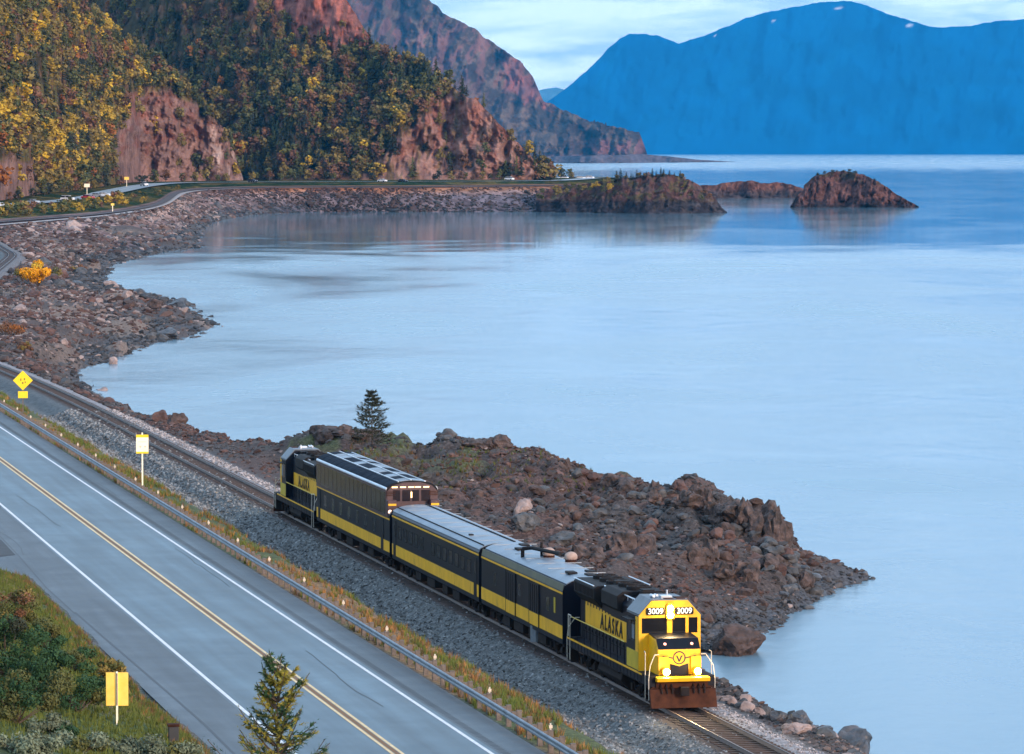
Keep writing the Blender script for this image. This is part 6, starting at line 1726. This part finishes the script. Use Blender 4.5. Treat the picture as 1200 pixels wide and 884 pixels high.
def bottlebrush(mb, a, b_, r, n, rnd, m=0):
    a, b_ = Vector(a), Vector(b_); ax = (b_ - a); ln = ax.length; ax.normalize(); o1 = ax.orthogonal().normalized(); o2 = ax.cross(o1)
    for k in range(n):
        t = (k + rnd.random()) / n; p = a + ax * (ln * t); an = rnd.uniform(0, 6.28); d = (o1 * math.cos(an) + o2 * math.sin(an)); rr = r * (1 - .45 * t) * rnd.uniform(.7, 1.2)
        tip = p + d * rr + ax * rr * .9; w = d.cross(ax) * rr * .20
        mb.add([p - w, p + w, tip], [(0, 1, 2)], m)
def spruce(p, H, R0, whorls, per, twigs, nn_, brush, label, seed, dens=1.0, bare=0.0, up=.15, mats=('needle', 'deep')):
    rnd = random.Random(seed); r = empty('spruce_tree', p)
    tk = MB(); tk.cyl((0, 0, -.3), (0, 0, H), max(.02, H * .014), 8, .006); tk.build('trunk', M_bark, r)
    cr, st = MB(), MB()
    for wv in range(whorls):
        t = wv / whorls; z = H * (bare + (1 - bare) * (t ** .92)) + .04 * H * rnd.uniform(-.3, .3); rad = R0 * (1 - t) ** .8 * rnd.uniform(.85, 1.1) + .02 * H
        for k in range(per):
            if rnd.random() > dens: continue
            a = 2 * math.pi * (k + .5 * (wv % 2) + rnd.uniform(-.2, .2)) / per; ln = rad * rnd.uniform(.65, 1.2)
            c = Vector((math.cos(a), math.sin(a), 0)); d = Vector((-c.y, c.x, 0)); rise = up * (1 + t * 2.2) * rnd.uniform(.3, 1.3)
            pt = lambda q: c * (ln * q) + Vector((0, 0, z + ln * (rise * q - .30 * (1 - t) * math.sin(q * math.pi * .75) + .10 * q * q)))
            for q in range(4): st.cyl(pt(q / 4), pt((q + 1) / 4), .010 * H ** .5 * (1 - q / 5), 4, cap=False)
            m = 0 if rnd.random() < .55 else 1
            bottlebrush(cr, pt(.25), pt(1.05), brush, int(nn_ * 1.4), rnd, m)
            for j in range(twigs):
                q = .25 + .72 * j / twigs; s_ = 1 if j % 2 else -1; tl = ln * (.42 * (1 - q) + .14) * rnd.uniform(.7, 1.2)
                e = pt(q) + (c * .75 + d * s_ * .8).normalized() * tl + Vector((0, 0, tl * rnd.uniform(.0, .5)))
                bottlebrush(cr, pt(q), e, brush * .9, nn_, rnd, m)
    bottlebrush(cr, (0, 0, H * .9), (0, 0, H * 1.02), brush, nn_ * 2, rnd, 0)
    cr.build('crown', [L[m] for m in mats], r); st.build('branches', M_bark, r)['kind'] = 'stuff'
    return setp(r, label, 'tree')
tp = PD(325, 768, 80.0); gzt = float(gz(tp.x, 80.0)[0])
spruce((tp.x, 80.0, gzt), (tp.z - gzt) * .965, 1.45, 20, 7, 7, 15, .085, 'young spruce with yellow green branch tips at the bottom edge before the highway', 5, .95, up=.42)
lp = PG(436, 524); 
spruce((lp.x, lp.y, lp.z), (524 - 461) * lp.y / FPX, 2.5, 14, 7, 5, 14, .20, 'lone small spruce standing on the rocky point behind the dome car', 9, .75, .12, .12, ('dark', 'dark'))
sp_ = PG(494, 562); spruce((sp_.x, sp_.y, sp_.z), 1.2, .4, 7, 5, 2, 7, .08, 'tiny spruce sapling right of the dome car end', 12, .9, .05, .12, ('dark', 'green'))
# grass tufts
def tuft(seed, n=7, lean=.5):
    rnd = random.Random(seed); mb = MB()
    for k in range(n):
        a = rnd.uniform(0, 6.28); c = Vector((math.cos(a), math.sin(a), 0)); d = Vector((-c.y, c.x, 0)); h = rnd.uniform(.6, 1.1); w = rnd.uniform(.05, .09)
        b0 = c * rnd.uniform(0, .25); mb.add([b0 - d * w, b0 + d * w, b0 + c * lean * rnd.uniform(.3, 1) * h + Vector((0, 0, h))], [(0, 1, 2)], 0)
    return mesh_arrays(mb.mesh('tuft', M_bark))
TF = [tuft(k) for k in range(6)]
def grass(name, X, Y, S, kinds, label):
    n = len(X); Z = gz(X, Y); mi = np.array([list(M_grass).index(k) for k in kinds])
    o = scatter_join(name, TF, np.stack([X, Y, Z - .02], 1), np.stack([np.zeros(n), np.zeros(n), RNG.uniform(0, 6.28, n)], 1), S[:, None] * RNG.uniform(.8, 1.3, (n, 3)), RNG.integers(0, 6, n), list(M_grass.values()) + [M_bark], None, midx_of=mi)
    return setp(o, label, 'grass', kind='stuff')
n = 22000; y = 155 + RNG.random(n) ** 1.2 * 330; la = RNG.uniform(-12.6, -7.2, n)
nn_ = fbm(la * 1.0, y / 5, oct=3, seed=401); k = (RNG.random(n) < np.clip(.95 - np.abs(la + 10.6) * .30 + nn_ * 1.5, 0, 1)); y, la, nn_ = y[k], la[k], nn_[k]
q = RNG.random(len(y)) + (y > 330) * .25 + nn_ * .5
grass('verge_grass', xt(y) + la * 1.0216, y, RNG.uniform(.14, .42, len(y)), np.where(q < .30, 'straw', np.where(q < .60, 'brown', 'green')), 'dry orange and green grass along the verge behind the guardrail')
n = 26000; y = 146 + RNG.random(n) * 95; X = xt(y) + (-25.4 - RNG.random(n) ** 1.4 * 14) * 1.0216; dr_ = (y > 232.5) & (y < 258)
k = ~dr_ & (X / y > -.135); y, X = y[k], X[k]; la = X - xt(y); q = RNG.random(len(y)) + np.clip((-26.8 - la) * .25, -.3, .4)
grass('slope_grass', X, y, RNG.uniform(.10, .32, len(y)), np.where(q < .10, 'brown', np.where(q < .16, 'straw', 'green')), 'green and brown grass on the slope at the lower left of the road')
n = 1500; cxy = [PG(random.uniform(395, 700), random.uniform(522, 575)) for _ in range(300)]
X = np.repeat([p.x for p in cxy], 5) + RNG.normal(0, 1.0, n); Y = np.repeat([p.y for p in cxy], 5) + RNG.normal(0, 1.5, n)
k = (X - xt(Y) > 4) & (X < xs(Y) - 2); X, Y = X[k], Y[k]
grass('point_grass', X, Y, RNG.uniform(.15, .4, len(X)), np.where(RNG.random(len(X)) < .5, 'brown', 'green'), 'sparse brown green grass on the flat of the rocky point')
# ------------------------------------------------------------------ haze
hz = MB(); hz.box(-15500, 15500, -400, 35800, -8.0, 1400.0)
mh = bpy.data.materials.new('haze_air'); mh.use_nodes = True
hn, hl = mh.node_tree.nodes, mh.node_tree.links; hn.clear()
ho = hn.new('ShaderNodeOutputMaterial'); hv = hn.new('ShaderNodeVolumePrincipled')
hv.inputs['Color'].default_value = (0.03, 0.46, 1.0, 1)
hv.inputs['Density'].default_value = 0.000020
hl.new(hv.outputs[0], ho.inputs['Volume'])
setp(hz.build('haze', mh), kind='stuff')
